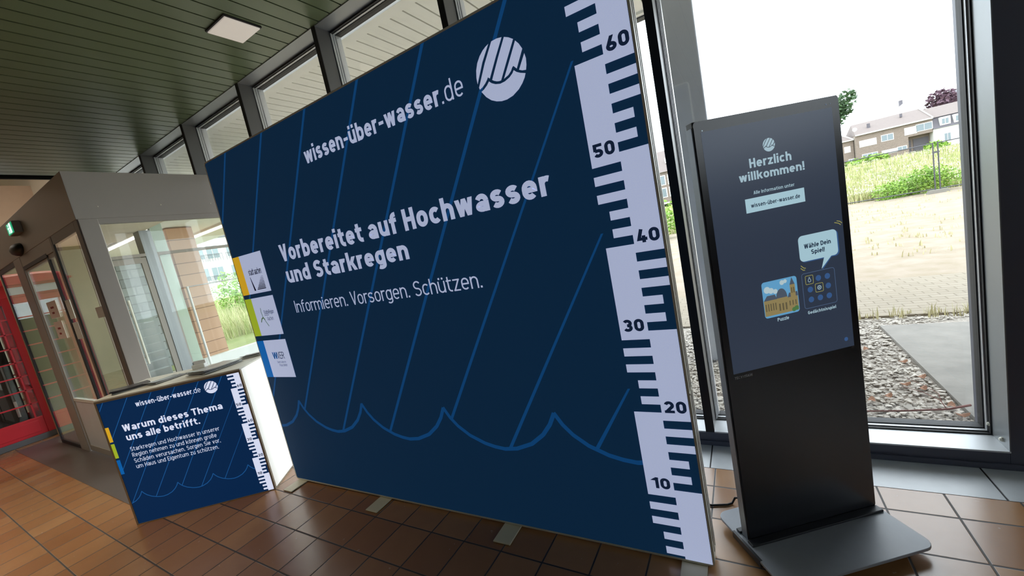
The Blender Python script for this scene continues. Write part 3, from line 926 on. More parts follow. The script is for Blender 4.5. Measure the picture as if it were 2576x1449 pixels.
def phone_box():
    r = root('telephone_box', (-9.65, 0.935, 0.0), 0, 'red telephone box with small panes beside the lobby', 'telephone box')
    H = 0.45
    p = MB()
    p.box(-H, -H, 0.0, H, H, 0.085)
    p.build('plinth', 'pb_grey', r, bevel=0.006)
    b = MB()
    for sx in (-1, 1):
        for sy in (-1, 1):
            b.box(sx * H, sy * H, 0.085, sx * (H - 0.115), sy * (H - 0.115), 2.12)
    for rot in range(4):
        mm = MB()
        mm.box(H - 0.04, -H + 0.115, 0.085, H - 0.005, H - 0.115, 0.345)
        mm.box(H - 0.012, -H + 0.17, 0.13, H + 0.004, H - 0.17, 0.30)
        mm.box(H - 0.04, -H + 0.115, 2.03, H - 0.005, H - 0.115, 2.12)
        a = rot * PI / 2
        vs = [(v[0] * math.cos(a) - v[1] * math.sin(a), v[0] * math.sin(a) + v[1] * math.cos(a), v[2]) for v in mm.v]
        b.add(vs, mm.f)
    b.build('body', 'red', r, bevel=0.006)
    t = MB()
    t.box(-H, -H, 2.12, H, H, 2.30)
    t.box(-H - 0.03, -H - 0.03, 2.30, H + 0.03, H + 0.03, 2.335)
    seg = [(-0.43, 2.335)] + [(0.43 * math.cos(a), 2.335 + 0.10 * math.sin(a)) for a in [PI - PI * k / 10 for k in range(1, 10)]] + [(0.43, 2.335)]
    t.prism(list(reversed(seg)), -H, H, 'y'); t.prism(list(reversed(seg)), -H, H, 'x')
    N = 8
    for k in range(N):       # saucer dome on a square plan
        a0, a1 = k / N * PI / 2, (k + 1) / N * PI / 2
        s0, s1 = 0.43 * math.cos(a0), 0.43 * math.cos(a1)
        z0, z1 = 2.36 + 0.14 * math.sin(a0), 2.36 + 0.14 * math.sin(a1)
        vs = [(-s0, -s0, z0), (s0, -s0, z0), (s0, s0, z0), (-s0, s0, z0), (-s1, -s1, z1), (s1, -s1, z1), (s1, s1, z1), (-s1, s1, z1)]
        t.add(vs, [(0, 1, 5, 4), (1, 2, 6, 5), (2, 3, 7, 6), (3, 0, 4, 7)])
    t.build('roof', 'red', r, bevel=0.004)
    for rot in range(4):
        a = rot * PI / 2
        s2 = MB().box(H - 0.002, -0.30, 2.155, H + 0.008, 0.30, 2.265)
        s2.v = [(v[0] * math.cos(a) - v[1] * math.sin(a), v[0] * math.sin(a) + v[1] * math.cos(a), v[2]) for v in s2.v]
        s2.build('sign_panel', 'paper', r)
        mm = MB()
        for k in range(1, 8):
            mm.box(H - 0.035, -0.335, 0.345 + k * 0.2106 - 0.009, H - 0.008, 0.335, 0.345 + k * 0.2106 + 0.009)
        for yb in (-0.265, 0.265):
            mm.box(H - 0.035, yb - 0.009, 0.345, H - 0.008, yb + 0.009, 2.03)
        mm.v = [(v[0] * math.cos(a) - v[1] * math.sin(a), v[0] * math.sin(a) + v[1] * math.cos(a), v[2]) for v in mm.v]
        gz = mm.build('glazing_bars', 'red', r)
        pp = MB().box(H - 0.026, -0.335, 0.345, H - 0.020, 0.335, 2.03)
        pp.v = [(v[0] * math.cos(a) - v[1] * math.sin(a), v[0] * math.sin(a) + v[1] * math.cos(a), v[2]) for v in pp.v]
        pp.build('glass', 'acrylic', r)
    MB().box(-0.36, -0.30, 0.09, -0.28, 0.30, 2.05).box(-0.28, -0.16, 1.0, -0.14, 0.16, 1.6).build('interior', 'pb_dark', r)
    MB().tube([(0.10, 0.17, 0.38), (0.12, 0.17, 0.62)], 0.016, 8).build('handle', 'holder', r)
    return r


phone_box()

# ------------------------------------------------------------------ display wall (lightbox)
YAW = 0.0173545
D = root('display_wall', (-3.2424, 1.5454, 0.0), YAW, 'large navy illuminated flood information wall with white headline and level staff', 'display wall')
PW, PH_, DZ, TH = 2.988, 2.492, 0.014, 0.10
fr = MB()
fr.m = 0
pr = rrect(0, DZ, PW, PH_, 0.022)
inn = rrect(0.009, DZ + 0.009, PW - 0.009, PH_ - 0.009, 0.016)
n = len(pr)
for y0, y1 in ((0.0, TH),):
    vs = [(p[0], y0, p[1]) for p in pr] + [(p[0], y1, p[1]) for p in pr] + [(p[0], y0, p[1]) for p in inn] + [(p[0], y1, p[1]) for p in inn]
    fs = []
    for i in range(n):
        j = (i + 1) % n
        fs += [(i, n + i, n + j, j), (i, j, 2 * n + j, 2 * n + i), (n + i, 3 * n + i, 3 * n + j, n + j), (2 * n + i, 2 * n + j, 3 * n + j, 3 * n + i)]
    fr.add(vs, fs)
# groove along the side profile
fr.m = 1
fr.box(PW, 0.030, DZ + 0.05, PW + 0.002, 0.036, PH_ - 0.05).box(PW, 0.066, DZ + 0.05, PW + 0.002, 0.072, PH_ - 0.05)
fr.m = 0
fr.box(PW, 0.0, 0.79, PW + 0.003, TH, 0.797)
fr.build('frame', ['alu', 'alu_edge'], D)
sheet = MB().box(0.009, 0.002, DZ + 0.009, PW - 0.009, TH - 0.002, PH_ - 0.009).build('fabric_print', 'navy', D)
for fx in (0.075, 1.00, 1.99, 2.905):
    MB().box(fx - 0.052, -0.128, 0.002, fx + 0.052, TH + 0.16, 0.010).build('foot', 'foot', D, bevel=0.003)
U = 0.0355
L1, L2, L3 = 0.0008, -0.0003, -0.0012   # print layers, a fraction of a millimetre apart
rain = []
for k in range(0, 9):
    xt = 3.869 - 0.4462 * k           # where the line would meet z = 2.483
    top = [xt, 2.482]
    if xt > 2.757:
        top = [2.757, 2.482 - (xt - 2.757) / 0.667]
    xb = xt - 0.667 * (2.482 - 0.5)
    zb = wave_z(xb, 0.327, 1.0, 0.468, 1.0)
    for _ in range(4):
        xb = xt - 0.667 * (2.482 - zb); zb = wave_z(xb, 0.327, 1.0, 0.468, 1.0)
    bot = [xb, zb]
    if xb < 0.012:
        bot = [0.012, 2.482 - (xt - 0.012) / 0.667]
    hw = 0.0105
    # keep the cards and letters clear: only drawn between its end points
    rain.append([(bot[0] - hw, bot[1]), (bot[0] + hw, bot[1]), (min(top[0] + hw, 2.757), top[1]), (top[0] - hw, top[1])])
MB().flat(rain, L1).build('rain_lines', 'rain', sheet)
MB().flat(waves(-0.355, 5, 1.0, 0.468, 1.0, 0.021, 0.012, 2.757), L1).build('wave_line', 'rain', sheet)
MB().flat(gauge(2.757, 2.8705, 2.978, U, 0.0015, 2.483, DZ + 0.010), L2).build('gauge_scale', 'white_print', sheet)
for num, x0 in ((10, 2.772), (30, 2.772), (50, 2.772), (20, 2.884), (40, 2.884), (60, 2.884)):
    MB().flat(text(str(num), x0 + (0.008 if num == 10 else 0), num * U + 0.0015, 0.052, 0.235, x0 + 0.085, 0.12), L3).build('gauge_figure', 'digit', sheet)
MB().flat(emblem(2.447, 2.232, 0.1215), L2).build('emblem', 'white_print', sheet)
MB().flat(text('wissen-über-wasser', 1.089, 2.199, 0.0925, 0.20, 2.116), L2).build('lettering', 'white_print', sheet)
MB().flat(text('.de', 2.124, 2.199, 0.0925, 0.095, 2.250, 0.14), L2).build('lettering', 'white_print', sheet)
MB().flat(text('Vorbereitet auf Hochwasser', 0.598, 1.683, 0.112, 0.215, 2.571), L2).build('lettering', 'white_print', sheet)
MB().flat(text('und Starkregen', 0.600, 1.537, 0.108, 0.215, 1.709), L2).build('lettering', 'white_print', sheet)
MB().flat(text('Informieren. Vorsorgen. Schützen.', 0.599, 1.332, 0.083, 0.095, 2.129), L2).build('lettering', 'white_print', sheet)
# the three partner cards
cards = []
for z0, z1, tabm in ((1.511, 1.796, 'yellow_tab'), (1.195, 1.480, 'green_tab'), (0.870, 1.157, 'blue_tab')):
    cd = MB().flat(rect(0.096, z0, 0.380, z1), L2).build('partner_card', 'white_print', sheet)
    MB().flat(rect(0.009, z0, 0.096, z1), L2).build('colour_tab', tabm, sheet)
lg = text('stadt', 0.165, 1.645, 0.046, 0.15, 0.232, 0.04) + text('aachen', 0.240, 1.645, 0.046, 0.15, 0.328, 0.04)
lg += [[(0.166, 1.632), (0.171, 1.632), (0.200, 1.531), (0.180, 1.531)]]
for k in range(9):
    zz = 1.535 + k * 0.0108; hh = 0.0066 - k * 0.00055
    lg += [[(0.218 + k * 0.0105, zz), (0.330, zz), (0.330, zz + hh), (0.218 + k * 0.0105 + hh, zz + hh)]]
MB().flat(lg, L3).build('partner_mark', 'black_print', sheet)
lg = text('StädteRegion', 0.212, 1.352, 0.030, 0.12, 0.338, 0.06) + text('Aachen', 0.236, 1.304, 0.030, 0.09, 0.312, 0.06)
MB().flat(lg + rect(0.212, 1.343, 0.270, 1.346), L3).build('partner_mark', 'digit', sheet)
lg = stroke([(0.184, 1.402), (0.180, 1.370), (0.186, 1.335), (0.205, 1.302), (0.232, 1.262)], 0.006) + stroke([(0.148, 1.296), (0.164, 1.320), (0.186, 1.330), (0.204, 1.312)], 0.009)
MB().flat(lg, L3).build('partner_mark', 'wgreen', sheet)
lg = text('W', 0.166, 1.012, 0.052, 0.17, 0.228)
MB().flat(lg, L3).build('partner_mark', 'wblue', sheet)
lg = text('VER', 0.222, 1.012, 0.052, 0.10, 0.312, 0.06) + text('Damit Leben im', 0.204, 0.980, 0.016, 0.10, 0.312) + text('Fluss bleibt', 0.222, 0.955, 0.018, 0.10, 0.318)
MB().flat(lg, L3).build('partner_mark', 'digit', sheet)

# ------------------------------------------------------------------ counter
CW, CD, CH = 1.008, 0.50, 0.993
CY = math.atan2(0.60306, 0.79770)
C = root('information_counter', (-4.1201, 0.8062, 0.0), CY, 'white illuminated counter with navy printed front and leaflets on top', 'counter')
MB().box(0.0, 0.0, CH - 0.012, CW, CD, CH).build('top', 'counter_top', C, bevel=0.002)
m = MB()
for a in ((0, 0, 0, 0.012, 0.02, CH - 0.012), (CW - 0.012, 0, 0, CW, 0.02, CH - 0.012), (0.012, 0, 0, CW - 0.012, 0.02, 0.006), (0.012, 0, CH - 0.026, CW - 0.012, 0.02, CH - 0.012),
          (0, CD - 0.02, 0, 0.012, CD, CH - 0.012), (CW - 0.012, CD - 0.02, 0, CW, CD, CH - 0.012), (0, 0.02, 0, 0.008, CD - 0.02, 0.012), (CW - 0.008, 0.02, 0, CW, CD - 0.02, 0.012)):
    m.box(*a)
m.build('frame', 'wood_edge', C)
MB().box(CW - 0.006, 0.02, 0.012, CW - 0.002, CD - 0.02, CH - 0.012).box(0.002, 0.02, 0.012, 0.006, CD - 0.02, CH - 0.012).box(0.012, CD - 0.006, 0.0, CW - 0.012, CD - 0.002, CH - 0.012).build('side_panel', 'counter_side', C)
cf = MB().box(0.012, 0.004, 0.006, CW - 0.012, 0.010, CH - 0.026).build('front_print', 'c_navy', C)
k1, k2, k3 = 0.0032, 0.0024, 0.0016
u2 = 0.01415
rain = []
for k in range(0, 11):
    xt = 1.20 - 0.1637 * k; zt_ = 0.965; sl = 0.667
    top = [xt, zt_]
    if xt > 0.906:
        top = [0.906, zt_ - (xt - 0.906) / sl]
    zb = 0.2
    for _ in range(6):
        xb = xt - sl * (zt_ - zb); zb = wave_z(xb, 0.103, 0.372, 0.170, 0.36)
    bot = [xb, zb]
    if xb < 0.015:
        bot = [0.015, zt_ - (xt - 0.015) / sl]
    if bot[1] < top[1] - 0.01:
        rain.append([(bot[0] - .003, bot[1]), (bot[0] + .003, bot[1]), (min(0.906, top[0] + .003), top[1]), (top[0] - .003, top[1])])
MB().flat(rain, k1).build('rain_lines', 'c_rain', cf)
MB().flat(waves(0.103 - 0.2537, 5, 0.372, 0.170, 0.36, 0.006, 0.014, 0.906), k1).build('wave_line', 'c_rain', cf)
MB().flat(gauge(0.908, 0.953, 0.996, u2, 0.006, 0.966, 0.007), k2).build('gauge_scale', 'c_white', cf)
for num, x0 in ((10, 0.913), (30, 0.913), (50, 0.913), (20, 0.957), (40, 0.957), (60, 0.957)):
    MB().flat(text(str(num), x0, num * u2 + 0.008, 0.021, 0.2, x0 + 0.034, 0.16), k3).build('gauge_figure', 'digit', cf)
MB().flat(emblem(0.781, 0.902, 0.047), k2).build('emblem', 'c_white', cf)
MB().flat(text('wissen-über-wasser', 0.257, 0.884, 0.040, 0.165, 0.645, 0.13), k2).build('lettering', 'c_white', cf)
MB().flat(text('.de', 0.649, 0.884, 0.040, 0.095, 0.706, 0.14), k2).build('lettering', 'c_white', cf)
MB().flat(text('Warum dieses Thema', 0.123, 0.722, 0.052, 0.195, 0.816, 0.12), k2).build('lettering', 'c_white', cf)
MB().flat(text('uns alle betrifft.', 0.126, 0.650, 0.052, 0.195, 0.635, 0.12), k2).build('lettering', 'c_white', cf)
for s_, x1, zb in (('Starkregen und Hochwasser in unserer', 0.748, 0.566), ('Region nehmen zu und können große', 0.716, 0.520), ('Schäden verursachen. Sorgen Sie vor,', 0.731, 0.474), ('um Haus und Eigentum zu schützen.', 0.706, 0.429)):
    MB().flat(text(s_, 0.126, zb, 0.0325, 0.105, x1, 0.15), k2).build('lettering', 'c_white', cf)
for z0, z1, tm in ((0.665, 0.779, 'yellow_tab'), (0.538, 0.650, 'green_tab'), (0.410, 0.523, 'blue_tab')):
    MB().flat(rect(0.012, z0, 0.036, z1), k2).build('colour_tab', tm, cf)


def on_counter(a, b, z=0.0):
    ca, sa = math.cos(CY), math.sin(CY)
    return (-4.1201 + a * ca - b * sa, 0.8062 + a * sa + b * ca, CH + z)


def leaflet_stack(a, b, rot, w, l, nsheet, mat, label):
    r = root('leaflet_stack', on_counter(a, b), CY + rot, label, 'leaflets', 'leaflets on the counter')
    for k in range(nsheet):
        j = random.uniform(-0.02, 0.02); rr = random.uniform(-0.10, 0.10)
        mm = MB(); N = 6
        vs = []
        for i in range(N + 1):
            for jx in (-1, 1):
                t = i / N
                vs.append((jx * w / 2, -l / 2 + l * t, 0.0015 + k * 0.004 + (0.012 * (1 - t) ** 3 * (k + 1) / nsheet)))
        top = [(v[0], v[1], v[2] + 0.003) for v in vs]
        nn = len(vs)
        fs = []
        for i in range(N):
            q = i * 2
            fs += [(q, q + 2, q + 3, q + 1), (nn + q, nn + q + 1, nn + q + 3, nn + q + 2), (q, nn + q, nn + q + 2, q + 2), (q + 1, q + 3, nn + q + 3, nn + q + 1)]
        fs += [(0, 1, nn + 1, nn), (nn - 2, 2 * nn - 2, 2 * nn - 1, nn - 1)]
        mm.add(vs + top, fs)
        o_ = mm.build('leaflet', mat if k else 'paper', r)
        o_.location = (j, random.uniform(-0.015, 0.015), 0); o_.rotation_euler.z = rr
    return r


leaflet_stack(0.14, 0.17, -0.9, 0.15, 0.22, 5, 'leaflet_dark', 'dark fanned leaflet stack at the end of the counter top nearer the lobby')
leaflet_stack(0.36, 0.20, -0.5, 0.11, 0.21, 3, 'leaflet_grey', 'small grey leaflet stack in the middle of the counter top')
leaflet_stack(0.72, 0.21, -0.45, 0.21, 0.29, 6, 'leaflet_grey', 'large grey leaflet stack with dark edge beside the display wall on the counter top')
leaflet_stack(0.88, 0.44, 0.1, 0.16, 0.12, 3, 'paper', 'pale leaflet stack at the rear edge of the counter top')
h_ = root('leaflet_holder', on_counter(0.47, 0.43), CY, 'small white plastic card holder at the rear of the counter top', 'holder')
MB().box(-0.05, -0.02, 0.0, 0.05, 0.03, 0.035).build('body', 'holder', h_, bevel=0.004)
MB().box(-0.045, 0.012, 0.035, 0.045, 0.022, 0.062).build('cards', 'paper', h_)

# ------------------------------------------------------------------ touch-screen kiosk
KY = math.atan2(0.57863, 0.81559)
K = root('touchscreen_kiosk', (-0.1232, 1.7397, 0.0), KY, 'tall black touchscreen kiosk with welcome screen on a flat floor plate', 'kiosk')
KW, KT = 0.604, 1.829
body = MB()
body.box(0.0, 0.004, 0.052, KW, 0.050, KT)
kb = body.build('body', 'kiosk', K, bevel=0.004)
MB().box(-0.004, 0.008, 0.052, 0.0005, 0.044, KT - 0.022).box(KW - 0.0005, 0.008, 0.052, KW + 0.004, 0.044, KT - 0.022).build('side_rail', 'kiosk_side', K)
fg = MB().prism(rrect(0.002, 0.055, KW - 0.002, KT - 0.002, 0.012), 0.0, 0.0045, 'y').build('front_glass', 'kiosk_glass', K)
sc_ = MB().flat(rect(0.028, 0.812, 0.572, 1.786), -0.0004).build('screen', 'scr', K)
q0, q1, q2 = -0.0008, -0.0012, -0.0016
MB().flat(emblem(0.295, 1.692, 0.0255), q0).build('emblem', 'scr_light', sc_)
for t_ in (text('Herzlich', 0.206, 1.618, 0.0355, 0.20, 0.382), text('willkommen!', 0.157, 1.571, 0.0335, 0.20, 0.432), text('Alle Information unter', 0.209, 1.516, 0.0135, 0.16, 0.382),
           text('Puzzle', 0.246, 0.990, 0.0145, 0.2, 0.296), text('Gedächtnisspiel', 0.381, 0.990, 0.0135, 0.2, 0.507)):
    MB().flat(t_, q0).build('lettering', 'scr_light', sc_)
MB().flat(rect(0.170, 1.448, 0.421, 1.503), q0).build('address_box', 'scr_box', sc_)
MB().flat(text('wissen-über-wasser.de', 0.192, 1.4665, 0.0165, 0.17, 0.400), q1).build('lettering', 'scr_dark', sc_)
bub = [rrect(0.376, 1.206, 0.546, 1.311, 0.018), [(0.476, 1.212), (0.515, 1.212), (0.464, 1.160)]]
MB().flat(bub, q0).build('bubble_shadow', 'scr_blue', sc_)
bub = [rrect(0.371, 1.210, 0.540, 1.315, 0.018), [(0.477, 1.214), (0.512, 1.214), (0.460, 1.165)]]
MB().flat(bub, q1).build('speech_bubble', 'scr_box', sc_)
MB().flat(text('Wähle Dein', 0.394, 1.261, 0.0185, 0.19, 0.511), q2).build('lettering', 'scr_dark', sc_)
MB().flat(text('Spiel!', 0.422, 1.234, 0.0185, 0.19, 0.481), q2).build('lettering', 'scr_dark', sc_)
yl = stroke([(0.535, 1.340), (0.553, 1.334), (0.562, 1.326)], 0.003) + stroke([(0.546, 1.345), (0.560, 1.340), (0.568, 1.332)], 0.003) + stroke([(0.372, 1.196), (0.384, 1.184), (0.392, 1.182)], 0.003) + stroke([(0.370, 1.186), (0.380, 1.176), (0.388, 1.175)], 0.003)
MB().flat(yl, q0).build('accent_strokes', 'scr_yellow', sc_)
# picture tile: a plain townscape
MB().flat([rrect(0.194, 1.012, 0.347, 1.162, 0.012)], q0).build('picture_sky', 'scr_sky', sc_)
MB().flat(disc(0.215, 1.128, 0.014, 14) + disc(0.232, 1.122, 0.012, 14) + disc(0.250, 1.116, 0.010, 14) + disc(0.282, 1.146, 0.010, 14) + disc(0.296, 1.149, 0.008, 14), q1).build('picture_clouds', 'scr_cloud', sc_)
pr = [[(0.196, 1.084), (0.212, 1.104), (0.246, 1.104), (0.254, 1.084)], [(0.300, 1.080), (0.308, 1.098), (0.344, 1.098), (0.346, 1.080)]] + [arc(0.275, 1.085, 0.024, 0.038, 0, 180, 12)] + [[(0.314, 1.130), (0.336, 1.130), (0.325, 1.160)]]
MB().flat(pr, q1).build('picture_roofs', 'scr_roof', sc_)
pr = rect(0.196, 1.020, 0.254, 1.084) + rect(0.254, 1.020, 0.300, 1.086) + rect(0.300, 1.020, 0.344, 1.080) + rect(0.314, 1.080, 0.336, 1.130)
MB().flat(pr, q1).build('picture_walls', 'scr_stone', sc_)
pr = []
for k in range(5):
    pr += rect(0.201 + k * 0.0105, 1.040, 0.206 + k * 0.0105, 1.070)
for k in range(3):
    pr += rect(0.259 + k * 0.014, 1.032, 0.266 + k * 0.014, 1.062) + rect(0.305 + k * 0.013, 1.045, 0.310 + k * 0.013, 1.065)
pr += rect(0.318, 1.095, 0.323, 1.118) + rect(0.327, 1.095, 0.332, 1.118)
MB().flat(pr, q2).build('picture_openings', 'scr_stone2', sc_)
MB().flat(disc(0.334, 1.030, 0.010, 14) + disc(0.322, 1.026, 0.009, 14), q2).build('picture_shrubs', 'scr_green', sc_)
# memory game tile
MB().flat(stroke(rrect(0.370, 1.015, 0.515, 1.161, 0.010), 0.0022, True), q0).build('game_frame', 'scr_line', sc_)
ds = []
for r_i, zz in enumerate((1.131, 1.091, 1.049)):
    for c_i, xx in enumerate((0.402, 0.442, 0.482)):
        if (r_i, c_i) in ((0, 0), (1, 1)):
            continue
        ds += disc(xx, zz, 0.012, 22)
MB().flat(ds, q0).build('game_discs', 'scr_blue', sc_)
ln = stroke(rrect(0.385, 1.114, 0.419, 1.149, 0.004), 0.002, True) + stroke(rrect(0.425, 1.074, 0.459, 1.109, 0.004), 0.002, True)
MB().flat(ln, q0).build('game_card_frames', 'scr_yellow', sc_)
ln = stroke([(0.402, 1.1425)] + arc(0.402, 1.1285, 0.0058, 0.0058, 20, -200, 14), 0.002, True) + stroke(disc(0.442, 1.0915, 0.0075, 20)[0], 0.003, True) + disc(0.442, 1.0915, 0.003, 10)
MB().flat(ln, q1).build('game_card_symbols', 'scr_light', sc_)
MB().flat(disc(0.538, 0.848, 0.0085, 22), q0).build('round_button', 'scr_blue', sc_)
MB().flat(text('TECHVISION', 0.030, 0.789, 0.0115, 0.2, 0.108), q0).build('maker_mark', 'brand', K)
MB().flat(rect(0.0325, 1.7885, 0.0365, 1.7925), q0).build('light_sensor', 'scr_light', K)
MB().flat(disc(0.548, 1.800, 0.0022, 10) + disc(0.566, 1.800, 0.0015, 8), q0).build('camera_dot', 'scr_line', K)
pl = rrect(-0.030, -0.235, KW + 0.006, 0.197, 0.045)
MB().prism(pl, 0.038, 0.050, 'z').build('floor_plate', 'kiosk_base', K, bevel=0.002)
MB().box(-0.012, -0.035, 0.0495, KW, 0.0, 0.060).box(-0.012, 0.05, 0.0495, KW, 0.075, 0.060).build('mounting_bracket', 'kiosk', K, bevel=0.003)
MB().box(-0.031, -0.10, 0.020, -0.020, 0.075, 0.051).build('edge_bracket', 'kiosk', K)
for fx, fy in ((0.05, -0.17), (0.525, -0.17), (0.05, 0.14), (0.525, 0.14)):
    MB().lathe([(0.024, 0), (0.026, 0.006), (0.020, 0.038)], (fx, fy, 0), 18).build('foot', 'black_rubber', K, True)
tag(MB().tube([(-0.08, 1.93, 0.057), (-0.155, 2.01, 0.057), (-0.185, 2.04, 0.03), (-0.20, 2.03, 0.006), (-0.22, 2.012, 0.006), (-0.29, 1.99, 0.006), (-0.55, 1.98, 0.006), (-0.9, 2.02, 0.006)], 0.005, 8).build('power_cable', 'black_rubber', None, True),
    'thin black power cable on the tiles between display wall and kiosk', 'cable')

# ------------------------------------------------------------------ outside: ground
struct(box('ground_gravel', 'gravel_bed', (-9.5, 2.86, -0.30, 8, 5.38, -0.075)))
struct(box('ground_slab', 'concrete', (1.045, 2.90, -0.20, 6.5, 5.03, -0.045)))
struct(box('ground_paving', 'paving', (-12, 5.38, -0.30, 14, 7.1, -0.052)))
struct(box('ground_yard', 'dirt', (-60, 7.1, -0.35, 60, 22.4, -0.06)))
struct(box('ground_side', 'dirt', (-60, 2.96, -0.35, -9.5, 7.1, -0.06)))


def terrain(x, y):
    t = max(0.0, min(1.0, (y - 22.0) / 36.0))
    return -0.07 + 1.55 * t + 0.10 * math.sin(x * 0.35 + y * 0.2) * t


g = MB(); NX, NY = 40, 24
vs = []
for j in range(NY + 1):
    for i in range(NX + 1):
        x, y = -60 + 140 * i / NX, 22.3 + 150 * (j / NY) ** 1.6
        vs.append((x, y, terrain(x, y)))
fs = [(j * (NX + 1) + i, j * (NX + 1) + i + 1, (j + 1) * (NX + 1) + i + 1, (j + 1) * (NX + 1) + i) for j in range(NY) for i in range(NX)]
g.add(vs, fs)
struct(g.build('ground_field', 'field', None, True))

# slate chips
random.seed(11)
st = MB()


def chip(mb, x, y, z, s, zrot):
    a, b, h = s * random.uniform(.7, 1.3), s * random.uniform(.5, .9), s * random.uniform(.18, .4)
    cr, sr = math.cos(zrot), math.sin(zrot)
    tilt = random.uniform(-.35, .35); tilt2 = random.uniform(-.3, .3)
    vs = []
    for lz, sc in ((0, 1.0), (h, 0.8)):
        for k in range(5):
            an = 2 * PI * k / 5 + random.uniform(-.35, .35)
            lx, ly = a * sc * math.cos(an), b * sc * math.sin(an)
            vs.append((x + lx * cr - ly * sr, y + lx * sr + ly * cr, z + lz + lx * tilt + ly * tilt2))
    mb.add(vs, [(4, 3, 2, 1, 0), (5, 6, 7, 8, 9)] + [(k, (k + 1) % 5, 5 + (k + 1) % 5, 5 + k) for k in range(5)])


for i in range(9000):
    y = 2.90 + 2.46 * random.random() ** 1.25
    x = random.uniform(-0.75, 1.10 + max(0, (y - 5.05)) * 3.5)
    if x > 1.03 and y < 5.02:
        continue
    chip(st, x, y, -0.078 + random.uniform(0, 0.018), random.uniform(0.010, 0.026), random.uniform(0, PI))
tag(st.build('gravel', 'stone_chip'), 'grey slate chippings outside the window', 'gravel', kind='stuff')
lv = [(0.99, 3.30), (0.93, 3.55), (0.86, 3.62), (0.98, 3.75), (0.72, 3.42), (0.62, 3.35), (0.96, 4.05), (0.80, 4.35), (1.00, 3.18), (0.55, 3.62)]
for i, (lx, ly) in enumerate(lv):
    mb = MB()
    n_ = 8
    pts = [(0.035 * math.cos(2 * PI * k / n_), 0.020 * math.sin(2 * PI * k / n_), 0.010 * math.cos(4 * PI * k / n_)) for k in range(n_)]
    mb.add([(0, 0, -0.002)] + pts, [(0, 1 + k, 1 + (k + 1) % n_) for k in range(n_)])
    mb.add([(0, 0, 0.000)] + [(p[0], p[1], p[2] + 0.002) for p in pts], [(0, 1 + (k + 1) % n_, 1 + k) for k in range(n_)])
    o_ = mb.build('dead_leaf', 'dead_leaf', None, False, 0, (lx, ly, -0.035), random.uniform(0, 3))
    tag(o_, 'curled brown dead leaf on the gravel strip outside the window', 'leaf', 'dead leaves on the gravel')
tw = root('fallen_branch', (0.6, 3.17, -0.03), 0, 'thin reddish fallen branch lying across gravel and concrete', 'branch')
MB().tube([(-0.45, -0.06, 0.0), (-0.1, -0.03, 0.008), (0.15, -0.005, 0.012), (0.34, 0.03, 0.014), (0.46, 0.085, 0.02)], 0.004, 7, 0.007).build('stem', 'twig', tw, True)
MB().tube([(0.34, 0.03, 0.016), (0.345, 0.14, 0.02), (0.30, 0.26, 0.018), (0.22, 0.36, 0.014)], 0.003, 6, 0.0012).tube([(0.345, 0.12, 0.02), (0.37, 0.25, 0.016), (0.34, 0.40, 0.01), (0.28, 0.52, 0.008)], 0.002, 6, 0.001).build('side_twig', 'twig', tw, True)

# column that carries the overhang
struct(MB().box(-0.44, 4.20, -0.08, -0.17, 4.47, 3.60).build('pillar', 'column', bevel=0.012))

# ------------------------------------------------------------------ plants


def blades(mb, x, y, z, h, n, spread, w):
    for _ in range(n):
        a = random.uniform(0, 2 * PI); r = random.uniform(0, spread)
        bx, by = x + math.cos(a) * r, y + math.sin(a) * r
        hh = h * random.uniform(0.6, 1.15); lean = random.uniform(0.05, 0.4) * hh; a2 = random.uniform(0, 2 * PI)
        dx, dy = -math.sin(a2) * w, math.cos(a2) * w
        mx, my = bx + math.cos(a2) * lean * .35, by + math.sin(a2) * lean * .35
        tx, ty = bx + math.cos(a2) * lean, by + math.sin(a2) * lean
        mb.add([(bx - dx, by - dy, z), (bx + dx, by + dy, z), (mx + dx * .8, my + dy * .8, z + hh * .55), (mx - dx * .8, my - dy * .8, z + hh * .55), (tx, ty, z + hh)], [(0, 1, 2, 3), (3, 2, 4)])


random.seed(3)
gr = MB()
for i in range(7000):
    y = 22.3 + 30 * random.random() ** 1.8
    x = y * random.uniform(-0.22, 0.50)
    if x < 3 and y > 46:
        continue
    gr.m = 1 if random.random() < 0.42 else 0
    blades(gr, x, y, terrain(x, y) - 0.02, random.uniform(0.22, 0.62), 6, 0.30, 0.004 + y * 0.0005)
    if random.random() < 0.22:
        gr.m = 2
        blades(gr, x, y, terrain(x, y) + 0.36, 0.07, 4, 0.3, 0.02)
tag(gr.build('meadow_grass', ['blade', 'blade_dry', 'flower']), 'tall yellow green wild grass on the slope behind the fence', 'grass', kind='stuff')
gr = MB()
for i in range(520):
    x, y = random.uniform(1.5, 10), random.uniform(8.5, 20.6)
    blades(gr, x, y, -0.06, random.uniform(0.03, 0.12), 4, 0.10, 0.010)
for i in range(60):
    x, y = random.uniform(0.6, 2.6), random.uniform(5.25, 5.42)
    blades(gr, x, y, -0.06, random.uniform(0.04, 0.14), 5, 0.03, 0.004)
tag(gr.build('yard_weeds', 'blade_dry'), 'sparse dry weeds on the sandy yard outside', 'grass', kind='stuff')
gr = MB()
for i in range(4200):
    x = -15.0 - 21.5 * random.random() ** 1.5; y = random.uniform(4.2, 18)
    gr.m = 1 if random.random() < 0.55 else 0
    blades(gr, x, y, -0.06 + max(0, (-x - 14)) * 0.045, random.uniform(0.45, 1.15), 6, 0.3, 0.009)
tag(gr.build('lobby_meadow', ['blade', 'blade_dry']), 'overgrown meadow seen through the lobby glass', 'grass', kind='stuff')
struct(MB().add([(-12.6, 3.2, -0.05), (-12.6, 20, -0.05), (-46, 26, 1.42), (-46, 3.2, 1.42)], [(0, 1, 2, 3)]).build('ground_bank', 'field'))


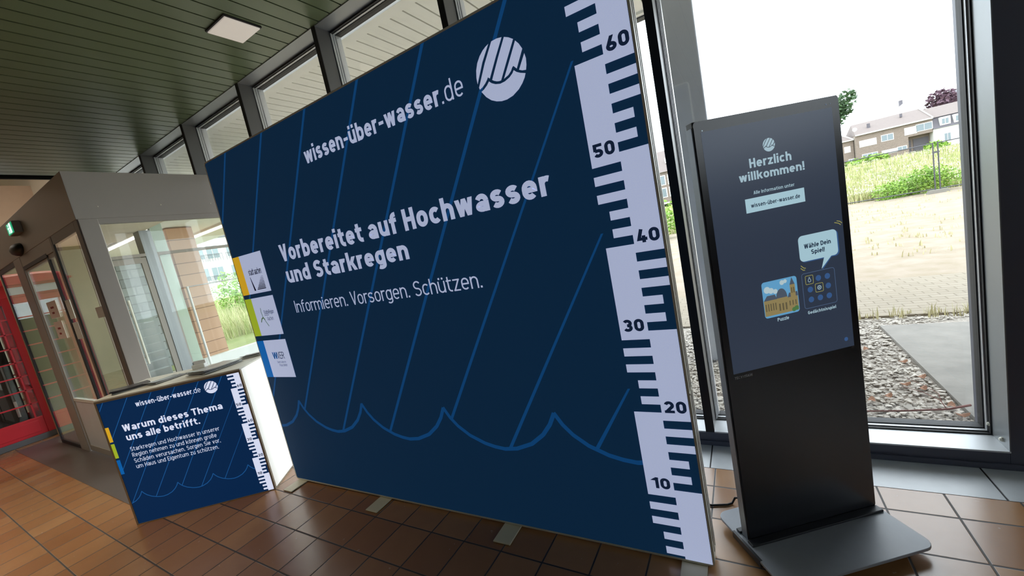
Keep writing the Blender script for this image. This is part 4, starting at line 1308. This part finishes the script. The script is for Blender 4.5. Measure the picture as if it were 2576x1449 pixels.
def leafy(name, loc, rx, ry, rz, n, size, mat, label, cat, trunk=None, group=None, clumps=7):
    r = root(name, loc, 0, label, cat, group)
    mb = MB()
    cs = [(random.gauss(0, .40) * rx, random.gauss(0, .40) * ry, (0.55 + random.gauss(0, .30)) * rz) for _ in range(clumps)]
    for _ in range(n):
        c0 = random.choice(cs)
        u, v, w_ = random.gauss(0, 1), random.gauss(0, 1), random.gauss(0, 1)
        l = math.sqrt(u * u + v * v + w_ * w_) or 1; q = random.random() ** .4 * 0.55
        x, y, z = c0[0] + u / l * q * rx, c0[1] + v / l * q * ry, max(0.02, c0[2] + w_ / l * q * rz * .8)
        a, b = random.uniform(0, 2 * PI), random.uniform(-.9, .9)
        d1 = Vector((math.cos(a) * math.cos(b), math.sin(a) * math.cos(b), math.sin(b))) * size
        d2 = d1.cross(Vector((random.gauss(0, 1), random.gauss(0, 1), random.gauss(0, 1)))).normalized() * size * .45
        p = Vector((x, y, z))
        mb.add([p - d1, p + d2, p + d1, p - d2], [(0, 1, 2, 3)])
    mb.build('foliage', mat, r)
    if trunk:
        t = MB()
        t.tube([(0, 0, -trunk[1]), (0.02, 0, 0), (0, 0.02, rz * .6)], trunk[0], 8, trunk[0] * .4)
        for c0 in cs[:5]:
            t.tube([(0, 0, rz * .15), (c0[0] * .5, c0[1] * .5, c0[2] * .7), c0], trunk[0] * .4, 6, trunk[0] * .1)
        t.build('trunk' if trunk[0] > .08 else 'stem', 'bark', r)
    return r


leafy('bush', (5.75, 21.75, -0.07), 1.15, 0.6, 0.95, 3600, 0.055, 'leaf', 'bright green bush growing through the wire fence', 'bush', (0.03, 0.0))
leafy('bush', (7.9, 22.4, -0.05), 0.55, 0.4, 0.6, 700, 0.05, 'leaf', 'small green bush beyond the second fence panel', 'bush', (0.03, 0.0))
leafy('bush', (13.2, 62, terrain(13, 62)), 1.9, 1.0, 0.9, 600, 0.24, 'leaf', 'wide green bush in front of the brown brick house', 'bush', (0.06, 0.0))
leafy('bush', (18.9, 62, terrain(19, 62) - .2), 0.9, 0.8, 0.75, 400, 0.24, 'leaf', 'rounded green bush in front of the white house corner', 'bush', (0.06, 0.0))
leafy('tree', (21.5, 125, 11.0), 3.2, 3.2, 5.0, 1300, 0.5, 'leaf_dark', 'dark green tree rising above the brick house roof', 'tree', (0.30, 9.7))
leafy('tree', (39.8, 125, 7.5), 4.4, 3.0, 4.6, 1300, 0.5, 'leaf_purple', 'purple leaved tree between the roofs', 'tree', (0.30, 6.2))
leafy('bush', (-4.0, 19.5, -0.06), 2.4, 1.0, 1.7, 1400, 0.12, 'leaf', 'green hedge bush seen between display wall and window post', 'bush', (0.04, 0.0))
leafy('bush', (-21.0, 9.6, 0.30), 1.2, 1.0, 1.5, 1400, 0.08, 'leaf', 'green bush seen through the lobby glass', 'bush', (0.04, 0.0))

# ------------------------------------------------------------------ site fence


def fence_panel(x0, x1, y, label):
    r = root('wire_fence', ((x0 + x1) / 2, y, 0.0), 0, label, 'fence', 'wire fence panels on the site')
    hw = (x1 - x0) / 2
    MB().tube([(-hw, 0, -0.02), (-hw, 0, 1.76)], 0.021, 8).tube([(hw, 0, -0.02), (hw, 0, 1.76)], 0.021, 8).build('upright', 'galv', r)
    MB().tube([(-hw, 0, 1.73), (hw, 0, 1.73)], 0.018, 8).tube([(-hw, 0, 0.10), (hw, 0, 0.10)], 0.018, 8).build('rail', 'galv', r)
    m_ = MB()
    k = -hw + 0.12
    while k < hw:
        m_.tube([(k, 0, 0.10), (k, 0, 1.73)], 0.0016, 4); k += 0.12
    for zz in (0.4, 0.7, 1.0, 1.3, 1.55):
        m_.tube([(-hw, 0.003, zz), (hw, 0.003, zz)], 0.0016, 4)
    m_.build('wire_mesh', 'galv', r)
    MB().box(hw - 0.02, -0.03, 1.38, hw + 0.16, 0.03, 1.44).build('clamp', 'galv', r)
    return r


fence_panel(2.66, 6.15, 20.7, 'wire fence panel in front of the brick house')
fence_panel(6.28, 9.78, 20.7, 'wire fence panel in front of the white house')
for bx, lab in ((6.21, 'concrete foot block under the joint of the fence panels'), (2.60, 'concrete foot block at the kiosk end of the fence')):
    b_ = root('fence_block', (bx, 20.7, -0.07), 0, lab, 'block', 'fence foot blocks')
    MB().prism([(-0.30, 0), (0.30, 0), (0.24, 0.14), (-0.24, 0.14)], -0.11, 0.11, 'y').build('block', 'block', b_, bevel=0.01)

# ------------------------------------------------------------------ houses


def window(parent, x, y, z, w, h, closed=False, axis='x', bars=1):
    f_ = MB()
    f_.box(x - w / 2 - .06, y - .06, z - .06, x + w / 2 + .06, y + .02, z + h + .06)
    fo = f_.build('window', 'shutter', parent)
    p_ = MB()
    if closed:
        k = 0.0
        while k < h - 0.05:
            p_.box(x - w / 2, y - .075, z + k, x + w / 2, y - .055, z + k + .10); k += .115
        p_.build('roller_shutter', 'shutter', fo)
    else:
        n_ = bars + 1
        for i in range(n_):
            p_.box(x - w / 2 + w * i / n_ + .03, y - .075, z + .03, x - w / 2 + w * (i + 1) / n_ - .03, y - .055, z + h - .03)
        p_.build('pane', 'pane', fo)


HB = root('brick_house', (19.5, 100, 1.4), 0, 'long two storey brown brick house with grey hipped roof', 'house')
m = MB().box(0, 0, 0, 7.2, 9, 5.35).box(7.2, 0, 3.0, 10.35, 9, 5.35).box(7.2, 1.6, 0, 10.35, 9, 3.0)
m.build('wall', 'brick', HB)
MB().add([(-0.02, -0.35, 5.35), (10.36, -0.35, 5.35), (10.36, 9.3, 5.35), (-0.02, 9.3, 5.35), (0.4, 4.5, 7.7), (10.0, 4.5, 7.7)],
         [(0, 1, 5, 4), (1, 2, 5), (2, 3, 4, 5), (3, 0, 4), (3, 2, 1, 0)]).build('roof', 'roof', HB)
MB().box(-0.02, -0.45, 5.22, 10.36, -0.33, 5.42).build('gutter', 'shutter', HB)
MB().tube([(10.0, 4.4, 7.75), (10.34, -0.35, 5.45)], 0.09, 6).build('hip_ridge', 'shutter', HB)
MB().box(2.2, 1.6, 6.2, 2.6, 2.0, 7.1).box(7.0, 2.6, 6.9, 7.3, 2.9, 7.5).build('chimney', 'slate', HB)
window(HB, 1.75, 0, 3.10, 2.3, 1.05, True); window(HB, 4.45, 0, 3.25, 1.6, 1.05, bars=1)
window(HB, 7.55, 0, 3.45, 1.5, 1.15, True); window(HB, 9.30, 0, 3.60, 2.0, 1.15, bars=1)
window(HB, 1.9, 0, 0.75, 2.1, 0.9, bars=2); window(HB, 4.6, 0, 0.95, 2.0, 0.6, True); window(HB, 6.3, 0, 1.05, 1.2, 0.6, bars=1)
MB().box(7.3, 1.55, 0.2, 7.9, 1.6, 2.4).box(8.2, 1.52, 0.2, 10.2, 1.6, 2.5).build('garage_door', 'slate', HB)
MB().lathe([(0.35, 0), (0.30, 0.06), (0.05, 0.12)], (0.1, 0.2, 6.5), 14, 'y').build('satellite_dish', 'shutter', HB)
HB2 = root('brick_annex', (12.0, 101, 1.2), 0, 'lower brick annex with white hip ridge beside the kiosk edge', 'house')
MB().box(0, 0, 0, 7.4, 8, 5.0).build('wall', 'brick', HB2)
MB().add([(-0.3, -0.3, 5.0), (7.42, -0.3, 5.0), (7.42, 8.3, 5.0), (-0.3, 8.3, 5.0), (2.5, 4, 7.6), (4.6, 4, 7.6)], [(0, 1, 5, 4), (1, 2, 5), (2, 3, 4, 5), (3, 0, 4), (3, 2, 1, 0)]).build('roof', 'roof', HB2)
MB().tube([(4.6, 3.9, 7.66), (7.42, -0.3, 5.06)], 0.10, 6).build('hip_ridge', 'shutter', HB2)
MB().box(-0.3, -0.42, 4.88, 7.42, -0.28, 5.06).build('gutter', 'shutter', HB2)
window(HB2, 6.45, 0, 2.9, 0.8, 1.0, True); window(HB2, 6.95, 0, 0.5, 0.8, 1.0)
HW = root('white_house', (29.9, 100, 1.4), 0, 'white rendered house with dark slate mansard and dormers', 'house')
MB().box(0, 0, 0, 16, 9, 3.35).build('wall', 'white_wall', HW)
MB().add([(0.0, -0.2, 3.35), (16.1, -0.2, 3.35), (16.1, 0.7, 5.35), (-0.1, 0.7, 5.35), (-0.1, 9.2, 3.35), (16.1, 9.2, 3.35), (16.1, 8.3, 5.35), (-0.1, 8.3, 5.35)],
         [(0, 1, 2, 3), (4, 7, 6, 5), (0, 3, 7, 4), (1, 5, 6, 2), (0, 4, 5, 1)]).build('mansard', 'slate', HW)
MB().add([(0.0, 0.4, 5.33), (16.4, 0.4, 5.33), (16.4, 8.6, 5.33), (0.0, 8.6, 5.33), (0.0, 4.5, 7.4), (16.4, 4.5, 7.4)], [(0, 1, 5, 4), (2, 3, 4, 5), (1, 2, 5), (3, 0, 4), (3, 2, 1, 0)]).build('roof', 'roof', HW)
for wx in (1.5, 3.2, 6.9):
    dm = MB().box(wx - 0.65, -0.1, 3.75, wx + 0.65, 1.2, 5.1).build('dormer', 'shutter', HW)
    MB().box(wx - 0.40, -0.14, 3.95, wx - 0.05, -0.09, 4.8).box(wx + 0.05, -0.14, 3.95, wx + 0.40, -0.09, 4.8).build('pane', 'pane', dm)
window(HW, 1.7, 0, 0.9, 0.8, 1.4); window(HW, 3.5, 0, 1.05, 0.8, 1.4)
MB().prism([(5.9, 0), (8.1, 0), (8.1, 1.9)] + arc(7.0, 1.9, 1.1, 0.75, 0, 180, 10)[1:], -0.06, 0.02, 'y').build('arched_door', 'teal', HW)
HG = root('gable_house', (45.5, 130, 4.0), 0, 'tall white gabled house behind the slate roof', 'house')
MB().prism([(0, -2.6), (10, -2.6), (10, 9.2), (5, 13.2), (0, 9.2)], 0, 10, 'y').build('wall', 'white_wall', HG)
MB().add([(-0.5, -0.5, 8.8), (5, -0.5, 13.2), (5, 10.5, 13.2), (-0.5, 10.5, 8.8), (10.5, -0.5, 8.8), (10.5, 10.5, 8.8), (-0.5, -0.5, 9.1), (5, -0.5, 13.5), (5, 10.5, 13.5), (-0.5, 10.5, 9.1), (10.5, -0.5, 9.1), (10.5, 10.5, 9.1)],
         [(0, 1, 2, 3), (1, 4, 5, 2), (6, 9, 8, 7), (7, 8, 11, 10), (0, 6, 7, 1), (1, 7, 10, 4), (3, 9, 6, 0), (4, 10, 11, 5)]).build('roof', 'slate', HG)
HF = root('far_house', (37.0, 150, 8.5), 0, 'small pale house with chimney far behind the brick house', 'house')
MB().prism([(0, -7.2), (6, -7.2), (6, 4.2), (3, 6.4), (0, 4.2)], 0, 8, 'y').build('wall', 'white_wall', HF)
MB().box(2.3, 2.0, 5.0, 3.0, 2.7, 7.4).build('chimney', 'slate', HF)
HT = root('terraced_house', (-15.0, 50, 1.7), 0, 'brick terraced house seen in the gap beside the display wall', 'house')
MB().box(0, 0, 0, 16, 8, 3.4).build('wall', 'brick', HT)
MB().add([(-0.3, -0.3, 3.4), (16.3, -0.3, 3.4), (16.3, 8.3, 3.4), (-0.3, 8.3, 3.4), (-0.3, 4, 6.2), (16.3, 4, 6.2)], [(0, 1, 5, 4), (2, 3, 4, 5), (1, 2, 5), (3, 0, 4), (3, 2, 1, 0)]).build('roof', 'roof', HT)
for wx in (6.0, 7.55, 8.6, 10.2):
    window(HT, wx, 0, 0.6, 0.7, 1.0, bars=0); window(HT, wx, 0, 2.0, 0.7, 1.0, bars=0)
MB().box(8.0, 1.1, 4.4, 8.7, 1.9, 5.0).build('dormer', 'shutter', HT)

# seen through the lobby: terracotta clad wing, white apartment house, canopy with lamps
struct(MB().box(-10.4, 3.35, -0.13, -9.0, 3.76, 2.87).build('wall_wing', 'terracotta', loc=(0, 0, 0.07)))
ss = MB()
for k in range(9):
    ss.box(-10.7 - k * 0.28, 2.98, -0.06, -10.98 - k * 0.28, 3.34 + k * 0.09, 0.10 + k * 0.17)
struct(ss.build('stair_outside', 'stair'))
struct(box('wall_outer', 'outer_wall', (-13.75, 3.0, -0.06, -13.4, 4.5, 3.6)))
struct(box('roof_canopy', 'soffit', (-14.8, 2.98, 2.95, -5.4, 5.1, 3.05)))
for lx0, lx1, ly, lab in ((-11.2, -8.7, 3.06, 'linear tube lamp under the canopy close to the lobby glass'), (-10.6, -8.75, 4.25, 'linear tube lamp under the canopy farther from the lobby glass')):
    r = root('tube_lamp', ((lx0 + lx1) / 2, ly, 2.95), 0, lab, 'lamp', 'canopy tube lamps')
    hw = (lx1 - lx0) / 2
    MB().box(-hw, -0.05, -0.04, hw, 0.05, 0.0).build('housing', 'shutter', r)
    MB().tube([(-hw + 0.02, 0, -0.06), (hw - 0.02, 0, -0.06)], 0.025, 10).build('tube', 'tube', r)
AP = root('apartment_house', (-44, 8.0, 1.2), 0, 'white apartment house with balconies seen through the lobby glass', 'house')
MB().box(0, 0, 0, 6.0, 24, 5.15).build('wall', 'white_wall', AP)
MB().add([(6.2, -0.2, 5.15), (6.2, 24.2, 5.15), (4.6, 24.2, 7.0), (4.6, -0.2, 7.0), (-0.2, -0.2, 5.15), (-0.2, 24.2, 5.15), (1.4, 24.2, 7.0), (1.4, -0.2, 7.0)], [(0, 1, 2, 3), (4, 7, 6, 5), (3, 2, 6, 7), (0, 3, 7, 4), (1, 5, 6, 2)]).build('mansard', 'slate', AP)
for wy in (3.5, 5.6, 7.7, 8.8, 10.3, 12.4):
    for wz in (1.6, 3.4):
        wo = MB().box(5.98, wy - .5, wz, 6.05, wy + .5, wz + 1.2).build('window', 'shutter', AP)
        MB().box(6.04, wy - .42, wz + .08, 6.08, wy - .03, wz + 1.1).box(6.04, wy + .03, wz + .08, 6.08, wy + .42, wz + 1.1).build('pane', 'pane', wo)
        bl = MB()
        for k in range(7):
            bl.box(6.15, wy - .6 + k * .2, wz - .2, 6.18, wy - .58 + k * .2, wz + .4)
        bl.box(6.14, wy - .62, wz + .38, 6.19, wy + .64, wz + .42)
        bl.build('balcony_rail', 'slate', AP)
    dm = MB().box(5.0, wy - .45, 5.4, 6.1, wy + .45, 6.6).build('dormer', 'shutter', AP)
    MB().box(6.09, wy - .3, 5.55, 6.13, wy + .3, 6.4).build('pane', 'pane', dm)
